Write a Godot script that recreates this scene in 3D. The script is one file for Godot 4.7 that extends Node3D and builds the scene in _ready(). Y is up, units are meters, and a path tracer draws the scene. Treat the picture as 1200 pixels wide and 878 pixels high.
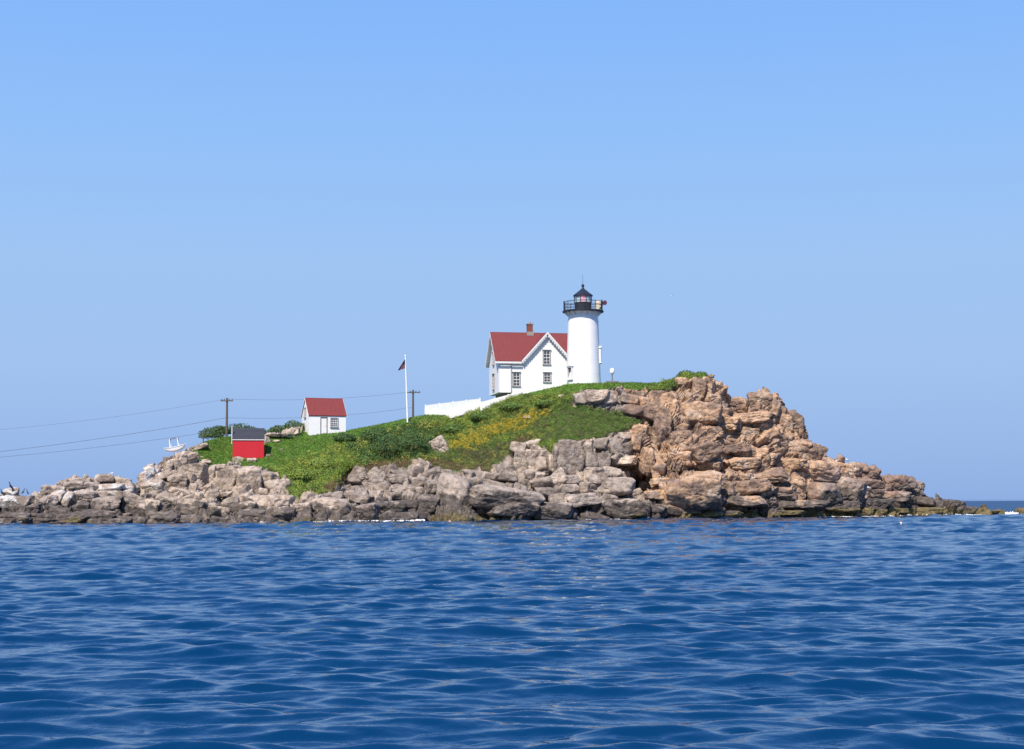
extends Node3D

const F := 1800.0            # focal length, in pixels of a 1200 x 878 picture
const EXPOSE := 1.5
const STEEP := Vector3(0.16, 0.078, 0.034)   # of the short, middle and long waves
const EYE := 2.0             # eye height over the water, metres
var view := Basis()
var rng := RandomNumberGenerator.new()
var nz := FastNoiseLite.new()
var used := {}

# ------------------------------------------------------------------ helpers
func at(px: float, py: float, depth: float) -> Vector3:
	var d := view * Vector3((px - 600.0) / F, (439.0 - py) / F, -1.0)
	return Vector3(0, EYE, 0) + d * (depth / -d.z)

func numbered(called: String) -> String:
	var k: int = used.get(called, 0)
	used[called] = k + 1
	return called if k == 0 else "%s_%03d" % [called, k]

func thing(called: String, label: String, category: String, where := Vector3.ZERO, turn := 0.0, group := "") -> Node3D:
	var o := Node3D.new()
	o.name = numbered(called)
	add_child(o)
	o.position = where
	o.rotation_degrees.y = turn
	tag(o, label, category, group)
	return o

func tag(o: Node, label: String, category: String, group := "", kind := "") -> void:
	if label: o.set_meta("label", label)
	if category: o.set_meta("category", category)
	if group: o.set_meta("group", group)
	if kind: o.set_meta("kind", kind)

func obj(called: String, mesh: Mesh, m: Material, parent: Node) -> MeshInstance3D:
	var o := MeshInstance3D.new()
	o.name = called
	o.mesh = mesh
	o.material_override = m
	parent.add_child(o, true)
	return o

func st_new(smooth := false) -> SurfaceTool:
	var st := SurfaceTool.new()
	st.begin(Mesh.PRIMITIVE_TRIANGLES)
	st.set_smooth_group(0 if smooth else -1)
	return st

func done(st: SurfaceTool) -> ArrayMesh:
	st.generate_normals()
	return st.commit()

func tri(st: SurfaceTool, a: Vector3, b: Vector3, c: Vector3) -> void:
	st.add_vertex(a); st.add_vertex(b); st.add_vertex(c)

func quad(st: SurfaceTool, a: Vector3, b: Vector3, c: Vector3, d: Vector3) -> void:
	tri(st, a, b, c); tri(st, a, c, d)

# convex solid between two rings of equal count
func loft(st: SurfaceTool, lo: Array, hi: Array, caps := true) -> void:
	var n := lo.size()
	var mid_lo := Vector3.ZERO
	var mid_hi := Vector3.ZERO
	for k in n:
		mid_lo += lo[k] / n
		mid_hi += hi[k] / n
	var mid := (mid_lo + mid_hi) * 0.5
	for k in n:
		var a: Vector3 = lo[k]
		var b: Vector3 = lo[(k + 1) % n]
		var c: Vector3 = hi[(k + 1) % n]
		var d: Vector3 = hi[k]
		if (c - a).cross(b - a).dot((a + c) * 0.5 - mid) > 0: quad(st, a, b, c, d)
		else: quad(st, d, c, b, a)
	if caps:
		for s in 2:
			var r: Array = lo if s == 0 else hi
			for k in range(1, n - 1):
				var a: Vector3 = r[0]
				var b: Vector3 = r[k]
				var c: Vector3 = r[k + 1]
				if (c - a).cross(b - a).dot(a - mid) > 0: tri(st, a, b, c)
				else: tri(st, a, c, b)

func box(st: SurfaceTool, c: Vector3, s: Vector3, b := Basis()) -> void:
	var lo := []
	var hi := []
	for q in [[-1, -1], [1, -1], [1, 1], [-1, 1]]:
		lo.append(c + b * Vector3(q[0] * s.x * 0.5, -s.y * 0.5, q[1] * s.z * 0.5))
		hi.append(c + b * Vector3(q[0] * s.x * 0.5, s.y * 0.5, q[1] * s.z * 0.5))
	loft(st, lo, hi)

func span(st: SurfaceTool, x0: float, x1: float, y0: float, y1: float, z0: float, z1: float) -> void:
	box(st, Vector3((x0 + x1) / 2, (y0 + y1) / 2, (z0 + z1) / 2), Vector3(absf(x1 - x0), absf(y1 - y0), absf(z1 - z0)))

func boxmesh(x0: float, x1: float, y0: float, y1: float, z0: float, z1: float) -> ArrayMesh:
	var st := st_new()
	span(st, x0, x1, y0, y1, z0, z1)
	return done(st)

func bar(st: SurfaceTool, a: Vector3, b: Vector3, r0: float, r1 := -1.0, n := 8) -> void:
	if r1 < 0: r1 = r0
	var d := (b - a).normalized()
	var s := d.cross(Vector3(0.31, 0.92, 0.17) if absf(d.y) < 0.8 else Vector3(1, 0, 0.2)).normalized()
	var t := s.cross(d)
	var lo := []
	var hi := []
	for k in n:
		var w := TAU * (k + 0.5) / n
		lo.append(a + (s * cos(w) + t * sin(w)) * r0)
		hi.append(b + (s * cos(w) + t * sin(w)) * r1)
	loft(st, lo, hi)

func barmesh(a: Vector3, b: Vector3, r0: float, r1 := -1.0, n := 8) -> ArrayMesh:
	var st := st_new()
	bar(st, a, b, r0, r1, n)
	return done(st)

# profile: array of Vector2(radius, height)
func lathe(profile: Array, n := 48, smooth := true) -> ArrayMesh:
	var st := st_new(smooth)
	for i in profile.size() - 1:
		var p: Vector2 = profile[i]
		var q: Vector2 = profile[i + 1]
		for k in n:
			var w0 := TAU * k / n
			var w1 := TAU * (k + 1) / n
			var a := Vector3(p.x * sin(w0), p.y, p.x * cos(w0))
			var b := Vector3(p.x * sin(w1), p.y, p.x * cos(w1))
			var c := Vector3(q.x * sin(w1), q.y, q.x * cos(w1))
			var d := Vector3(q.x * sin(w0), q.y, q.x * cos(w0))
			if q.x > 0.0001: tri(st, a, d, c)
			if p.x > 0.0001: tri(st, a, c, b)
	return done(st)

func ball(c: Vector3, r: Vector3, st: SurfaceTool, n := 10, m := 7) -> void:
	for j in m:
		for k in n:
			var q := []
			for e in [[0, 0], [0, 1], [1, 1], [1, 0]]:
				var th: float = PI * (j + e[0]) / m
				var ph: float = TAU * (k + e[1]) / n
				q.append(c + Vector3(sin(th) * cos(ph), cos(th), sin(th) * sin(ph)) * r)
			if j > 0: tri(st, q[0], q[1], q[2])
			if j < m - 1: tri(st, q[0], q[2], q[3])

func lin(r: float, g: float, b: float) -> Color:
	return Color(r, g, b).linear_to_srgb()

func mat(c: Color, rough := 0.8, tex: Texture2D = null, scale := 1.0, metal := 0.0) -> StandardMaterial3D:
	var m := StandardMaterial3D.new()
	m.albedo_color = c
	m.roughness = rough
	m.metallic = metal
	if tex:
		m.albedo_texture = tex
		m.uv1_triplanar = true
		m.uv1_world_triplanar = true
		m.uv1_scale = Vector3.ONE * scale
	return m

# seamless grey image, values lo..hi; two noises multiplied for coarse and fine structure
func grain(seed_: int, size: int, f1: float, f2: float, lo: float, hi: float, tint := Color.WHITE, tint2 := Color.WHITE, curve := 1.0) -> ImageTexture:
	var a := FastNoiseLite.new()
	a.seed = seed_
	a.frequency = f1
	a.fractal_octaves = 5
	a.noise_type = FastNoiseLite.TYPE_SIMPLEX_SMOOTH
	var b := FastNoiseLite.new()
	b.seed = seed_ + 7
	b.frequency = f2
	b.fractal_octaves = 4
	var ia := a.get_seamless_image(size, size).get_data()
	var ib := b.get_seamless_image(size, size).get_data()
	var o := PackedByteArray()
	o.resize(size * size * 3)
	for i in size * size:
		var va := ia[i] / 255.0
		var v := pow(clampf(0.55 * va + 0.45 * ib[i] / 255.0, 0, 1), curve)
		var s := (lo + (hi - lo) * v) * 255.0
		var c := tint.lerp(tint2, va)
		o[i * 3] = int(clampf(s * c.r, 0, 255))
		o[i * 3 + 1] = int(clampf(s * c.g, 0, 255))
		o[i * 3 + 2] = int(clampf(s * c.b, 0, 255))
	return ImageTexture.create_from_image(Image.create_from_data(size, size, false, Image.FORMAT_RGB8, o))

func bumps(seed_: int, size: int, f: float, strength: float, ridged := false) -> ImageTexture:
	var a := FastNoiseLite.new()
	a.seed = seed_
	a.frequency = f
	a.fractal_octaves = 5
	if ridged: a.fractal_type = FastNoiseLite.FRACTAL_RIDGED
	var im := a.get_seamless_image(size, size)
	im.convert(Image.FORMAT_RGBA8)
	im.bump_map_to_normal_map(strength)
	return ImageTexture.create_from_image(im)

func polyline(t: Array, x: float) -> float:
	var n := t.size() / 2
	if x <= t[0]: return t[1]
	for i in range(1, n):
		if x <= t[i * 2]:
			var k: float = (x - t[i * 2 - 2]) / maxf(t[i * 2] - t[i * 2 - 2], 0.0001)
			return lerpf(t[i * 2 - 1], t[i * 2 + 1], k)
	return t[n * 2 - 1]

# ------------------------------------------------------------------ sea
func build_sea() -> void:
	# a periodic patch of wind waves, then laid over the water twice at two scales
	var n := 512
	var rr := RandomNumberGenerator.new()
	rr.seed = 11
	var patch := PackedFloat32Array()
	patch.resize(n * n)
	var size := 4.4
	for w in 64:
		var lam := 0.17 * pow(8.0, rr.randf())
		var dir := deg_to_rad(86.0 + rr.randfn(0.0, 20.0))
		var kx := roundf(cos(dir) * size / lam)
		var kz := roundf(sin(dir) * size / lam)
		var kk := TAU * sqrt(kx * kx + kz * kz) / size
		if kk < 1.0: continue
		var amp := 0.25 / kk            # every wave train as steep as the next: unit slope in all
		var ph := rr.randf() * TAU
		var sx := PackedFloat32Array(); sx.resize(n)
		var cx := PackedFloat32Array(); cx.resize(n)
		for i in n:
			sx[i] = sin(TAU * kx * i / n + ph) * amp
			cx[i] = cos(TAU * kx * i / n + ph) * amp
		for j in n:
			var s := sin(TAU * kz * j / n)
			var c := cos(TAU * kz * j / n)
			var o := j * n
			for i in n:
				patch[o + i] += sx[i] * c + cx[i] * s
	var rms := 0.0
	for i in range(0, n * n, 7): rms += patch[i] * patch[i]
	rms = sqrt(rms / (n * n / 7.0))
	for i in n * n:                       # sharper crests, flatter troughs
		var h := patch[i]
		patch[i] = h + 0.12 * h * h / rms - 0.12 * rms
	var deps := PackedFloat32Array()
	var d := 9.0
	while d < 270.0:
		deps.append(d)
		d += d * (0.0026 if d < 60.0 else 0.0042)
	while d < 26000.0:
		deps.append(d)
		d *= 1.03
	var cols := 580
	var rows := deps.size()
	var v := PackedVector3Array(); v.resize(rows * cols)
	var uv := PackedVector2Array(); uv.resize(rows * cols)
	# three layers of the patch: scale, turn, and steepness near and far
	var lay := [[1.0, 0.0, STEEP.x, 0.03, 60.0, 190.0], [2.7, 0.33, STEEP.y, STEEP.y * 1.9, 30.0, 110.0], [6.1, -0.22, STEEP.z, STEEP.z * 2.8, 40.0, 120.0]]
	for r in rows:
		var dd := deps[r]
		var fade := 1.0 if dd < 260.0 else 260.0 / dd
		for L in lay:
			var g: float = L[0]
			var steep: float = lerpf(L[2], L[3], smoothstep(L[4], L[5], dd)) * g * fade
			if dd > 1500.0: steep = 0.0
			var c2: float = cos(L[1]) / g * n / size
			var s2: float = sin(L[1]) / g * n / size
			for c in cols:
				var k := r * cols + c
				var x := (dd * 0.44 + 3.0) * (2.0 * c / (cols - 1) - 1.0)
				if g == 1.0:
					v[k] = Vector3(x, 0, -dd)
					uv[k] = Vector2(x, dd) / 1.9
				if steep <= 0.0: continue
				var a := fposmod((x * c2 + dd * s2) * 0.7, n)      # crests are longer than they are wide
				var b := fposmod(dd * c2 - x * s2, n)
				var ia := int(a)
				var ib := int(b)
				var fa := a - ia
				var fb := b - ib
				var i1 := (ia + 1) & 511
				var j0 := (ib & 511) << 9
				var j1 := ((ib + 1) & 511) << 9
				ia &= 511
				v[k].y += steep * ((patch[j0 + ia] * (1 - fa) + patch[j0 + i1] * fa) * (1 - fb) + (patch[j1 + ia] * (1 - fa) + patch[j1 + i1] * fa) * fb)
	var ix := PackedInt32Array()
	var out := PackedInt32Array()           # open sea: its waves are too small to build, so they are roughness
	for r in rows - 1:
		for c in cols - 1:
			var a := r * cols + c
			if deps[r] < 262.0: ix.append_array(PackedInt32Array([a, a + cols, a + cols + 1, a, a + cols + 1, a + 1]))
			else: out.append_array(PackedInt32Array([a, a + cols, a + cols + 1, a, a + cols + 1, a + 1]))
	var nr := PackedVector3Array(); nr.resize(rows * cols)
	for r in rows:
		var r0 := maxi(r - 1, 0) * cols
		var r1 := mini(r + 1, rows - 1) * cols
		for c in cols:
			var du := v[r * cols + mini(c + 1, cols - 1)] - v[r * cols + maxi(c - 1, 0)]
			var dv := v[r1 + c] - v[r0 + c]
			nr[r * cols + c] = du.cross(dv).normalized()
	# the open sea all round, a little below the troughs
	var base := v.size()
	for q in [[-1, -1], [1, -1], [1, 1], [-1, 1]]:
		v.append(Vector3(q[0] * 27000.0, -0.6, q[1] * 27000.0))
		nr.append(Vector3.UP)
		uv.append(Vector2(q[0], q[1]) * 8700.0)
	out.append_array(PackedInt32Array([base, base + 1, base + 2, base, base + 2, base + 3]))
	var arr := []
	arr.resize(Mesh.ARRAY_MAX)
	arr[Mesh.ARRAY_VERTEX] = v
	arr[Mesh.ARRAY_NORMAL] = nr
	arr[Mesh.ARRAY_TEX_UV] = uv
	arr[Mesh.ARRAY_INDEX] = ix
	var me := ArrayMesh.new()
	me.add_surface_from_arrays(Mesh.PRIMITIVE_TRIANGLES, arr)
	var m := mat(lin(0.001, 0.027, 0.082), 0.07)
	m.metallic_specular = 0.42
	m.normal_enabled = true
	m.normal_texture = bumps(5, 512, 0.012, 5.0)
	m.normal_scale = 0.45
	arr[Mesh.ARRAY_INDEX] = out
	me.add_surface_from_arrays(Mesh.PRIMITIVE_TRIANGLES, arr)
	var m2 := mat(lin(0.001, 0.027, 0.082), 0.42)
	m2.metallic_specular = 0.42
	var s := obj("sea", me, null, self)
	s.set_surface_override_material(0, m)
	s.set_surface_override_material(1, m2)
	tag(s, "choppy deep blue sea around the rocky island", "", "", "structure")

# ------------------------------------------------------------------ island
const SKYLINE := [-60, 604, -40, 596, 0, 579, 10, 576, 18, 574, 30, 580, 45, 579, 50, 571, 75, 568, 80, 563, 110, 561, 118, 558, 135, 557, 150, 561, 160, 567, 165, 568, 168, 554, 175, 548, 185, 542, 200, 537, 215, 528, 230, 523, 243, 517, 260, 513, 280, 511, 300, 509, 312, 505, 345, 506, 355, 507, 404, 505.5, 420, 502, 440, 498.5, 460, 494, 478, 490, 498, 486, 530, 487, 563, 478, 598, 466, 620, 461, 640, 456, 667, 450, 704, 449, 740, 448, 760, 449, 780, 447.5, 792, 442, 808, 437, 825, 438, 840, 444, 850, 451, 855, 464, 862, 471, 870, 471, 878, 467, 890, 462, 895, 460, 903, 463, 912, 470, 920, 480, 930, 483, 937, 489, 942, 501, 943, 516, 955, 521, 965, 533, 980, 539, 1000, 542, 1010, 548, 1020, 553, 1028, 561, 1040, 559, 1055, 560, 1068, 563, 1075, 571, 1085, 581, 1095, 587, 1110, 586, 1120, 589, 1130, 595, 1150, 599, 1165, 601, 1176, 605]
const RIDGE := [-60, 161, 0, 164, 150, 168, 170, 171, 200, 176, 265, 186, 300, 188, 360, 191, 404, 192, 475, 197, 530, 199, 563, 198.5, 600, 196, 640, 194.5, 667, 191.5, 684, 190.8, 706, 190.6, 740, 192, 790, 194, 800, 195, 850, 196, 890, 199, 943, 202, 1000, 205, 1068, 211, 1130, 216, 1176, 219]
const SHORE := [-60, 156, 0, 157, 300, 163, 600, 174, 800, 182, 900, 188, 1000, 196, 1100, 207, 1176, 217]
const WATER := [-60, 616, 0, 615, 400, 612.5, 800, 608.5, 1100, 604.5, 1176, 603.5]
# lower edge of the green
const GREEN_LOW := [215, 520, 222, 524, 228, 531, 245, 544, 262, 545, 300, 545, 320, 553, 334, 560, 336, 580, 345, 585, 360, 581, 395, 574, 410, 558, 430, 552, 445, 549, 480, 548, 520, 549, 545, 553, 575, 552, 590, 536, 606, 521, 625, 517, 634, 528, 650, 528, 664, 517, 700, 514, 725, 506, 745, 500, 758, 492, 759, 440]
# outcrop under the lighthouse: upper and lower edge of bare rock inside the green
const CROP_TOP := [660, 476, 672, 467, 680, 459, 700, 456, 730, 455, 760, 459, 785, 457, 797, 451, 800, 446]
const CROP_LOW := [660, 476, 675, 476, 700, 479, 730, 486, 745, 492, 760, 500]
# [px, py, rx, ry, metres]: hollows (+) and swellings (-) of the rock
const DENTS := [[410, 562, 13, 16, 5.0], [430, 570, 16, 8, 3.5], [452, 580, 10, 6, 1.5], [243, 562, 6, 13, 2.0], [330, 573, 8, 9, 1.5], [750, 568, 15, 13, 8.0], [735, 550, 18, 10, 4.5], [735, 575, 14, 6, 2.0], [812, 553, 22, 4, 4.0], [845, 549, 18, 5, 4.0], [700, 545, 16, 8, 1.5], [640, 558, 10, 6, 1.5], [690, 598, 18, 5, 1.5], [565, 598, 12, 9, 1.2], [145, 600, 14, 6, 1.5], [855, 470, 6, 6, 2.0], [905, 505, 30, 4, 1.2], [870, 536, 22, 4, 1.5], [925, 578, 10, 14, 1.2], [760, 525, 8, 20, 1.6], [815, 522, 30, 12, -1.5], [690, 470, 20, 8, -1.0], [820, 580, 34, 18, -2.2], [900, 480, 24, 14, -1.2], [537, 580, 20, 24, -1.5], [600, 585, 40, 14, -1.5], [970, 575, 40, 16, -1.5], [288, 562, 16, 18, -1.0], [770, 484, 20, 10, -1.0]]

func depth_of(px: float, py: float) -> float:
	var yw := polyline(WATER, px)
	var ys := polyline(SKYLINE, px)
	var t := clampf((yw - py) / maxf(yw - ys, 0.5), -0.2, 1.0)
	var d0 := polyline(SHORE, px)
	var d := d0 + (polyline(RIDGE, px) - d0) * t
	for q in DENTS:
		var e: float = pow((px - q[0]) / q[2], 2) + pow((py - q[1]) / q[3], 2)
		if e < 4.0: d += q[4] * exp(-e * 1.3)
	return d

func is_green(px: float, py: float) -> bool:
	px += nz.get_noise_2d(px * 9.0, py * 9.0) * 6.0
	py += nz.get_noise_2d(px * 7.0 + 300.0, py * 7.0) * 4.0
	if py < 451 and px > 792 and px < 832: return py < 446 - absf(px - 808) * 0.15
	if px < 218 or px > 800: return false
	if px > 757: return py < polyline(CROP_TOP, px)
	if py > polyline(GREEN_LOW, px): return false
	if px > 664 and py > polyline(CROP_TOP, px) and py < polyline(CROP_LOW, px): return false
	if px > 305 and px < 352 and py < 511: return false
	return true

var cell_r := []
func cells(a: float, b: float, layer: int) -> Vector2:
	# random plates in the plane: (tilted step height, nearness to a joint 0..1)
	var t: PackedFloat32Array = cell_r[layer]
	var ia := floori(a)
	var ib := floori(b)
	var best := 99.0
	var second := 99.0
	var id := 0
	var bx := 0.0
	var by := 0.0
	for j in range(ib - 1, ib + 2):
		for i in range(ia - 1, ia + 2):
			var k := ((i & 63) + ((j & 63) << 6)) * 5
			var dx := a - i - t[k]
			var dy := b - j - t[k + 1]
			var e := dx * dx + dy * dy
			if e < best:
				second = best
				best = e
				id = k
				bx = dx
				by = dy
			elif e < second:
				second = e
	var edge := sqrt(second) - sqrt(best)
	return Vector2(t[id + 2] - 0.5 + bx * (t[id + 3] - 0.5) * 1.6 + by * (t[id + 4] - 0.5) * 1.6, 1.0 - smoothstep(0.0, 0.16, edge))

# base colours of the rock (linear), by what grows and lies on it
func rock_color(p: Vector3, tone: float) -> Color:
	var px := 600.0 + p.x / -p.z * F
	var n1 := nz.get_noise_3dv(p * 9.0)
	var n2 := nz.get_noise_3dv(p * 30.0 + Vector3(50, 0, 0))
	var n3 := nz.get_noise_3dv(p * 90.0)
	var tan_ := Color(0.485, 0.395, 0.315)
	var gray := Color(0.37, 0.31, 0.26)
	var rust := Color(0.52, 0.34, 0.215)
	var pale := Color(0.58, 0.46, 0.36)
	var x := px + n1 * 60.0
	var c := tan_
	if x > 380.0: c = gray
	if x > 600.0 and n1 + tone > 0.25: c = tan_.lerp(gray, 0.4)
	if x > 745.0: c = rust if n2 + tone * 0.6 > -0.1 else Color(0.36, 0.245, 0.18)
	if x > 985.0: c = Color(0.36, 0.245, 0.185)
	if x > 745.0 and p.y < 3.6 + n1 * 4.0 + n2 * 1.5: c = c.lerp(Color(0.33, 0.265, 0.225), 0.75)
	if x < 140.0: c = Color(0.45, 0.37, 0.31)
	if n2 > 0.28: c = c.lerp(pale, 0.55)
	if n2 < -0.3: c = c.lerp(Color(0.17, 0.125, 0.10), 0.55)
	c = c * (1.0 + tone * 0.45)
	# gull droppings on the low western rocks
	if px < 190.0 and p.y > 1.9 and n2 * 0.7 + n3 * 0.5 > 0.22 - clampf((90.0 - px) * 0.004, 0, 0.25): c = Color(0.66, 0.63, 0.59)
	# black lichen and weed of the tide zone, with a ragged upper edge
	var edge := 2.6 + n1 * 1.9 + n2 * 1.3 + n3 * 0.6
	if p.y < edge: c = c.lerp(Color(0.085, 0.072, 0.064), 0.88 if n3 > -0.2 else 0.62)
	if px > 790.0:
		if p.y < 1.05 + n1 * 0.7 + n2 * 0.6: c = Color(0.215, 0.168, 0.078) if n3 > -0.15 else Color(0.14, 0.115, 0.05)
	elif p.y < 0.3 + n1 * 1.3 + n2 * 0.6 and n1 > 0.08: c = Color(0.17, 0.135, 0.06) if n3 > -0.1 else Color(0.1, 0.085, 0.05)
	c.a = 1.0
	return c

var isl_px := PackedFloat32Array()
var isl_py := PackedFloat32Array()
var isl_v := PackedVector3Array()
var isl_n := PackedVector3Array()
var isl_g := PackedByteArray()
const COLS := 1000
const ROWS := 190
const BACK := 10
var rock_mat: StandardMaterial3D
var crack := FastNoiseLite.new()
var island: Node3D

func build_island() -> void:
	for l in 3:
		var t := PackedFloat32Array()
		t.resize(64 * 64 * 5)
		for i in t.size(): t[i] = rng.randf()
		cell_r.append(t)
	var rows := ROWS + BACK
	var total := COLS * rows
	isl_px.resize(total); isl_py.resize(total); isl_v.resize(total); isl_n.resize(total); isl_g.resize(total)
	var colors := PackedColorArray()
	colors.resize(total)
	for c in COLS:
		var px := -60.0 + 1238.0 * c / (COLS - 1)
		var yw := polyline(WATER, px)
		var ys := polyline(SKYLINE, px)
		if ys > yw - 1.0: ys = yw - 1.0
		var d0 := polyline(SHORE, px)
		var d1 := polyline(RIDGE, px)
		var near := []
		for q in DENTS:
			if absf(px - q[0]) < q[2] * 2.0: near.append(q)
		for r in rows:
			var i := r * COLS + c
			if r < ROWS:
				var t := -0.06 + 1.06 * r / (ROWS - 1)
				var py := yw + (ys - yw) * t + (7.0 * -minf(t, 0.0) / 0.06)
				var d := d0 + (d1 - d0) * t
				for q in near:
					var e: float = pow((px - q[0]) / q[2], 2) + pow((py - q[1]) / q[3], 2)
					if e < 4.0: d += q[4] * exp(-e * 1.3)
				isl_px[i] = px; isl_py[i] = py
				isl_v[i] = at(px, py, d)
				isl_g[i] = 1 if is_green(px, py) else 0
			else:
				var k := float(r - ROWS + 1) / BACK
				var top := isl_v[(ROWS - 1) * COLS + c]
				var flat := 9.0 if px > 250 and px < 800 else 1.5
				var back := flat * minf(k * 3.0, 1.0) + 16.0 * maxf(0.0, k - 0.33)
				isl_px[i] = px; isl_py[i] = ys
				isl_v[i] = Vector3(top.x * (1.0 + back / -top.z), lerpf(top.y - 0.05 * back, -1.5, smoothstep(0.33, 1.0, k)), top.z - back)
				isl_g[i] = 1 if isl_g[(ROWS - 1) * COLS + c] == 1 and k < 0.8 else 0
	for r in rows:
		for c in COLS:
			var du := isl_v[r * COLS + mini(c + 2, COLS - 1)] - isl_v[r * COLS + maxi(c - 2, 0)]
			var dv := isl_v[mini(r + 2, rows - 1) * COLS + c] - isl_v[maxi(r - 2, 0) * COLS + c]
			isl_n[r * COLS + c] = du.cross(dv).normalized()
	var moved := PackedVector3Array()
	moved.resize(total)
	for i in total:
		var p := isl_v[i]
		var px := isl_px[i]
		var h := 0.0
		if isl_g[i] == 1:
			h = nz.get_noise_3dv(p * 14.0) * 0.22 + nz.get_noise_3dv(p * 45.0) * 0.08
			if lawn(px, isl_py[i]): h *= 0.3
		else:
			var crag := clampf((px - 740.0) / 60.0, 0, 1)
			var wx := nz.get_noise_3dv(p * 12.0) * 1.3
			var wy := nz.get_noise_3dv(p * 12.0 + Vector3(90, 9, 0)) * 1.3
			var a := (p.x + wx) * 0.42
			var b := (p.y + wy - p.x * 0.18 - p.z * 0.35) * lerpf(0.5, 0.62, crag)
			var q1 := cells(a, b, 0)
			var q2 := cells(a * 2.6 + 7.0, b * 3.0, 1)
			var q3 := cells(a * 6.5 + 3.0, b * 8.0, 2)
			h = q1.x * 0.95 - q1.y * 0.35 + (q2.x * 0.42 - q2.y * 0.2) + (q3.x * 0.17 - q3.y * 0.07) + nz.get_noise_3dv(p * 130.0) * 0.07
			h += crag * (nz.get_noise_3dv(p * 26.0) * 0.6 + nz.get_noise_3dv(p * 70.0) * 0.22)
			if i >= ROWS * COLS: h *= 0.4
		moved[i] = p + isl_n[i] * h + Vector3(0, 0.1 * h, 0)
	isl_v = moved
	for r in rows:
		for c in COLS:
			var du := isl_v[r * COLS + mini(c + 1, COLS - 1)] - isl_v[r * COLS + maxi(c - 1, 0)]
			var dv := isl_v[mini(r + 1, rows - 1) * COLS + c] - isl_v[maxi(r - 1, 0) * COLS + c]
			isl_n[r * COLS + c] = du.cross(dv).normalized()
	for i in total:
		if isl_g[i] == 0:
			var t := nz.get_noise_3dv(isl_v[i] * 16.0 + Vector3(7, 7, 7))
			colors[i] = rock_color(isl_v[i], t * 0.6)
		else:
			var n1 := nz.get_noise_3dv(isl_v[i] * 22.0)
			var n2 := nz.get_noise_3dv(isl_v[i] * 90.0)
			var g := Color(0.125, 0.255, 0.035) if lawn(isl_px[i], isl_py[i]) else Color(0.085, 0.12, 0.03)
			if n1 > 0.2: g = g.lerp(Color(0.11, 0.165, 0.03), 0.6)
			if n2 > 0.25: g = g.lerp(Color(0.13, 0.13, 0.045), 0.5)
			colors[i] = g
	var ir := PackedInt32Array()
	var ig := PackedInt32Array()
	for r in rows - 1:
		for c in COLS - 1:
			var a := r * COLS + c
			var g := isl_g[a] + isl_g[a + 1] + isl_g[a + COLS] + isl_g[a + COLS + 1]
			if g >= 2: ig.append_array(PackedInt32Array([a, a + COLS, a + COLS + 1, a, a + COLS + 1, a + 1]))
			else: ir.append_array(PackedInt32Array([a, a + COLS, a + COLS + 1, a, a + COLS + 1, a + 1]))
	rock_mat = mat(Color.WHITE, 0.9, grain(21, 512, 0.010, 0.06, 0.35, 1.45, Color(1.0, 0.96, 0.93), Color(0.94, 0.97, 1.0)), 0.21)
	rock_mat.vertex_color_use_as_albedo = true
	rock_mat.normal_enabled = true
	rock_mat.normal_texture = bumps(31, 512, 0.018, 9.0)
	rock_mat.normal_scale = 1.3
	var turf_mat := mat(Color.WHITE, 0.95, grain(41, 512, 0.02, 0.11, 0.55, 1.25), 0.3)
	turf_mat.vertex_color_use_as_albedo = true
	turf_mat.normal_enabled = true
	turf_mat.normal_texture = bumps(44, 512, 0.05, 10.0)
	island = obj("island", island_mesh(ir, colors), rock_mat, self)
	tag(island, "rocky island of tan and rust coloured broken bedrock rising from the sea", "", "", "structure")
	var turf := obj("grass_slope", island_mesh(ig, colors), turf_mat, self)
	tag(turf, "green turf covering the top and slope of the rocky island", "", "", "structure")

func island_mesh(ix: PackedInt32Array, colors: PackedColorArray) -> ArrayMesh:
	var remap := {}
	var v := PackedVector3Array()
	var n := PackedVector3Array()
	var cl := PackedColorArray()
	var out := PackedInt32Array()
	out.resize(ix.size())
	for k in ix.size():
		var i := ix[k]
		if not remap.has(i):
			remap[i] = v.size()
			v.append(isl_v[i]); n.append(isl_n[i]); cl.append(colors[i])
		out[k] = remap[i]
	var arr := []
	arr.resize(Mesh.ARRAY_MAX)
	arr[Mesh.ARRAY_VERTEX] = v
	arr[Mesh.ARRAY_NORMAL] = n
	arr[Mesh.ARRAY_COLOR] = cl
	arr[Mesh.ARRAY_INDEX] = out
	var me := ArrayMesh.new()
	me.add_surface_from_arrays(Mesh.PRIMITIVE_TRIANGLES, arr)
	return me

func lawn(px: float, py: float) -> bool:
	var edge := polyline([215, 560, 300, 553, 325, 546, 360, 535, 420, 517, 470, 501, 500, 494, 530, 491, 560, 479, 590, 468, 612, 464, 640, 463, 672, 461, 700, 458, 760, 455, 800, 440], px)
	return py < edge + nz.get_noise_2d(px * 12.0, py * 12.0) * 5.0

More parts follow.
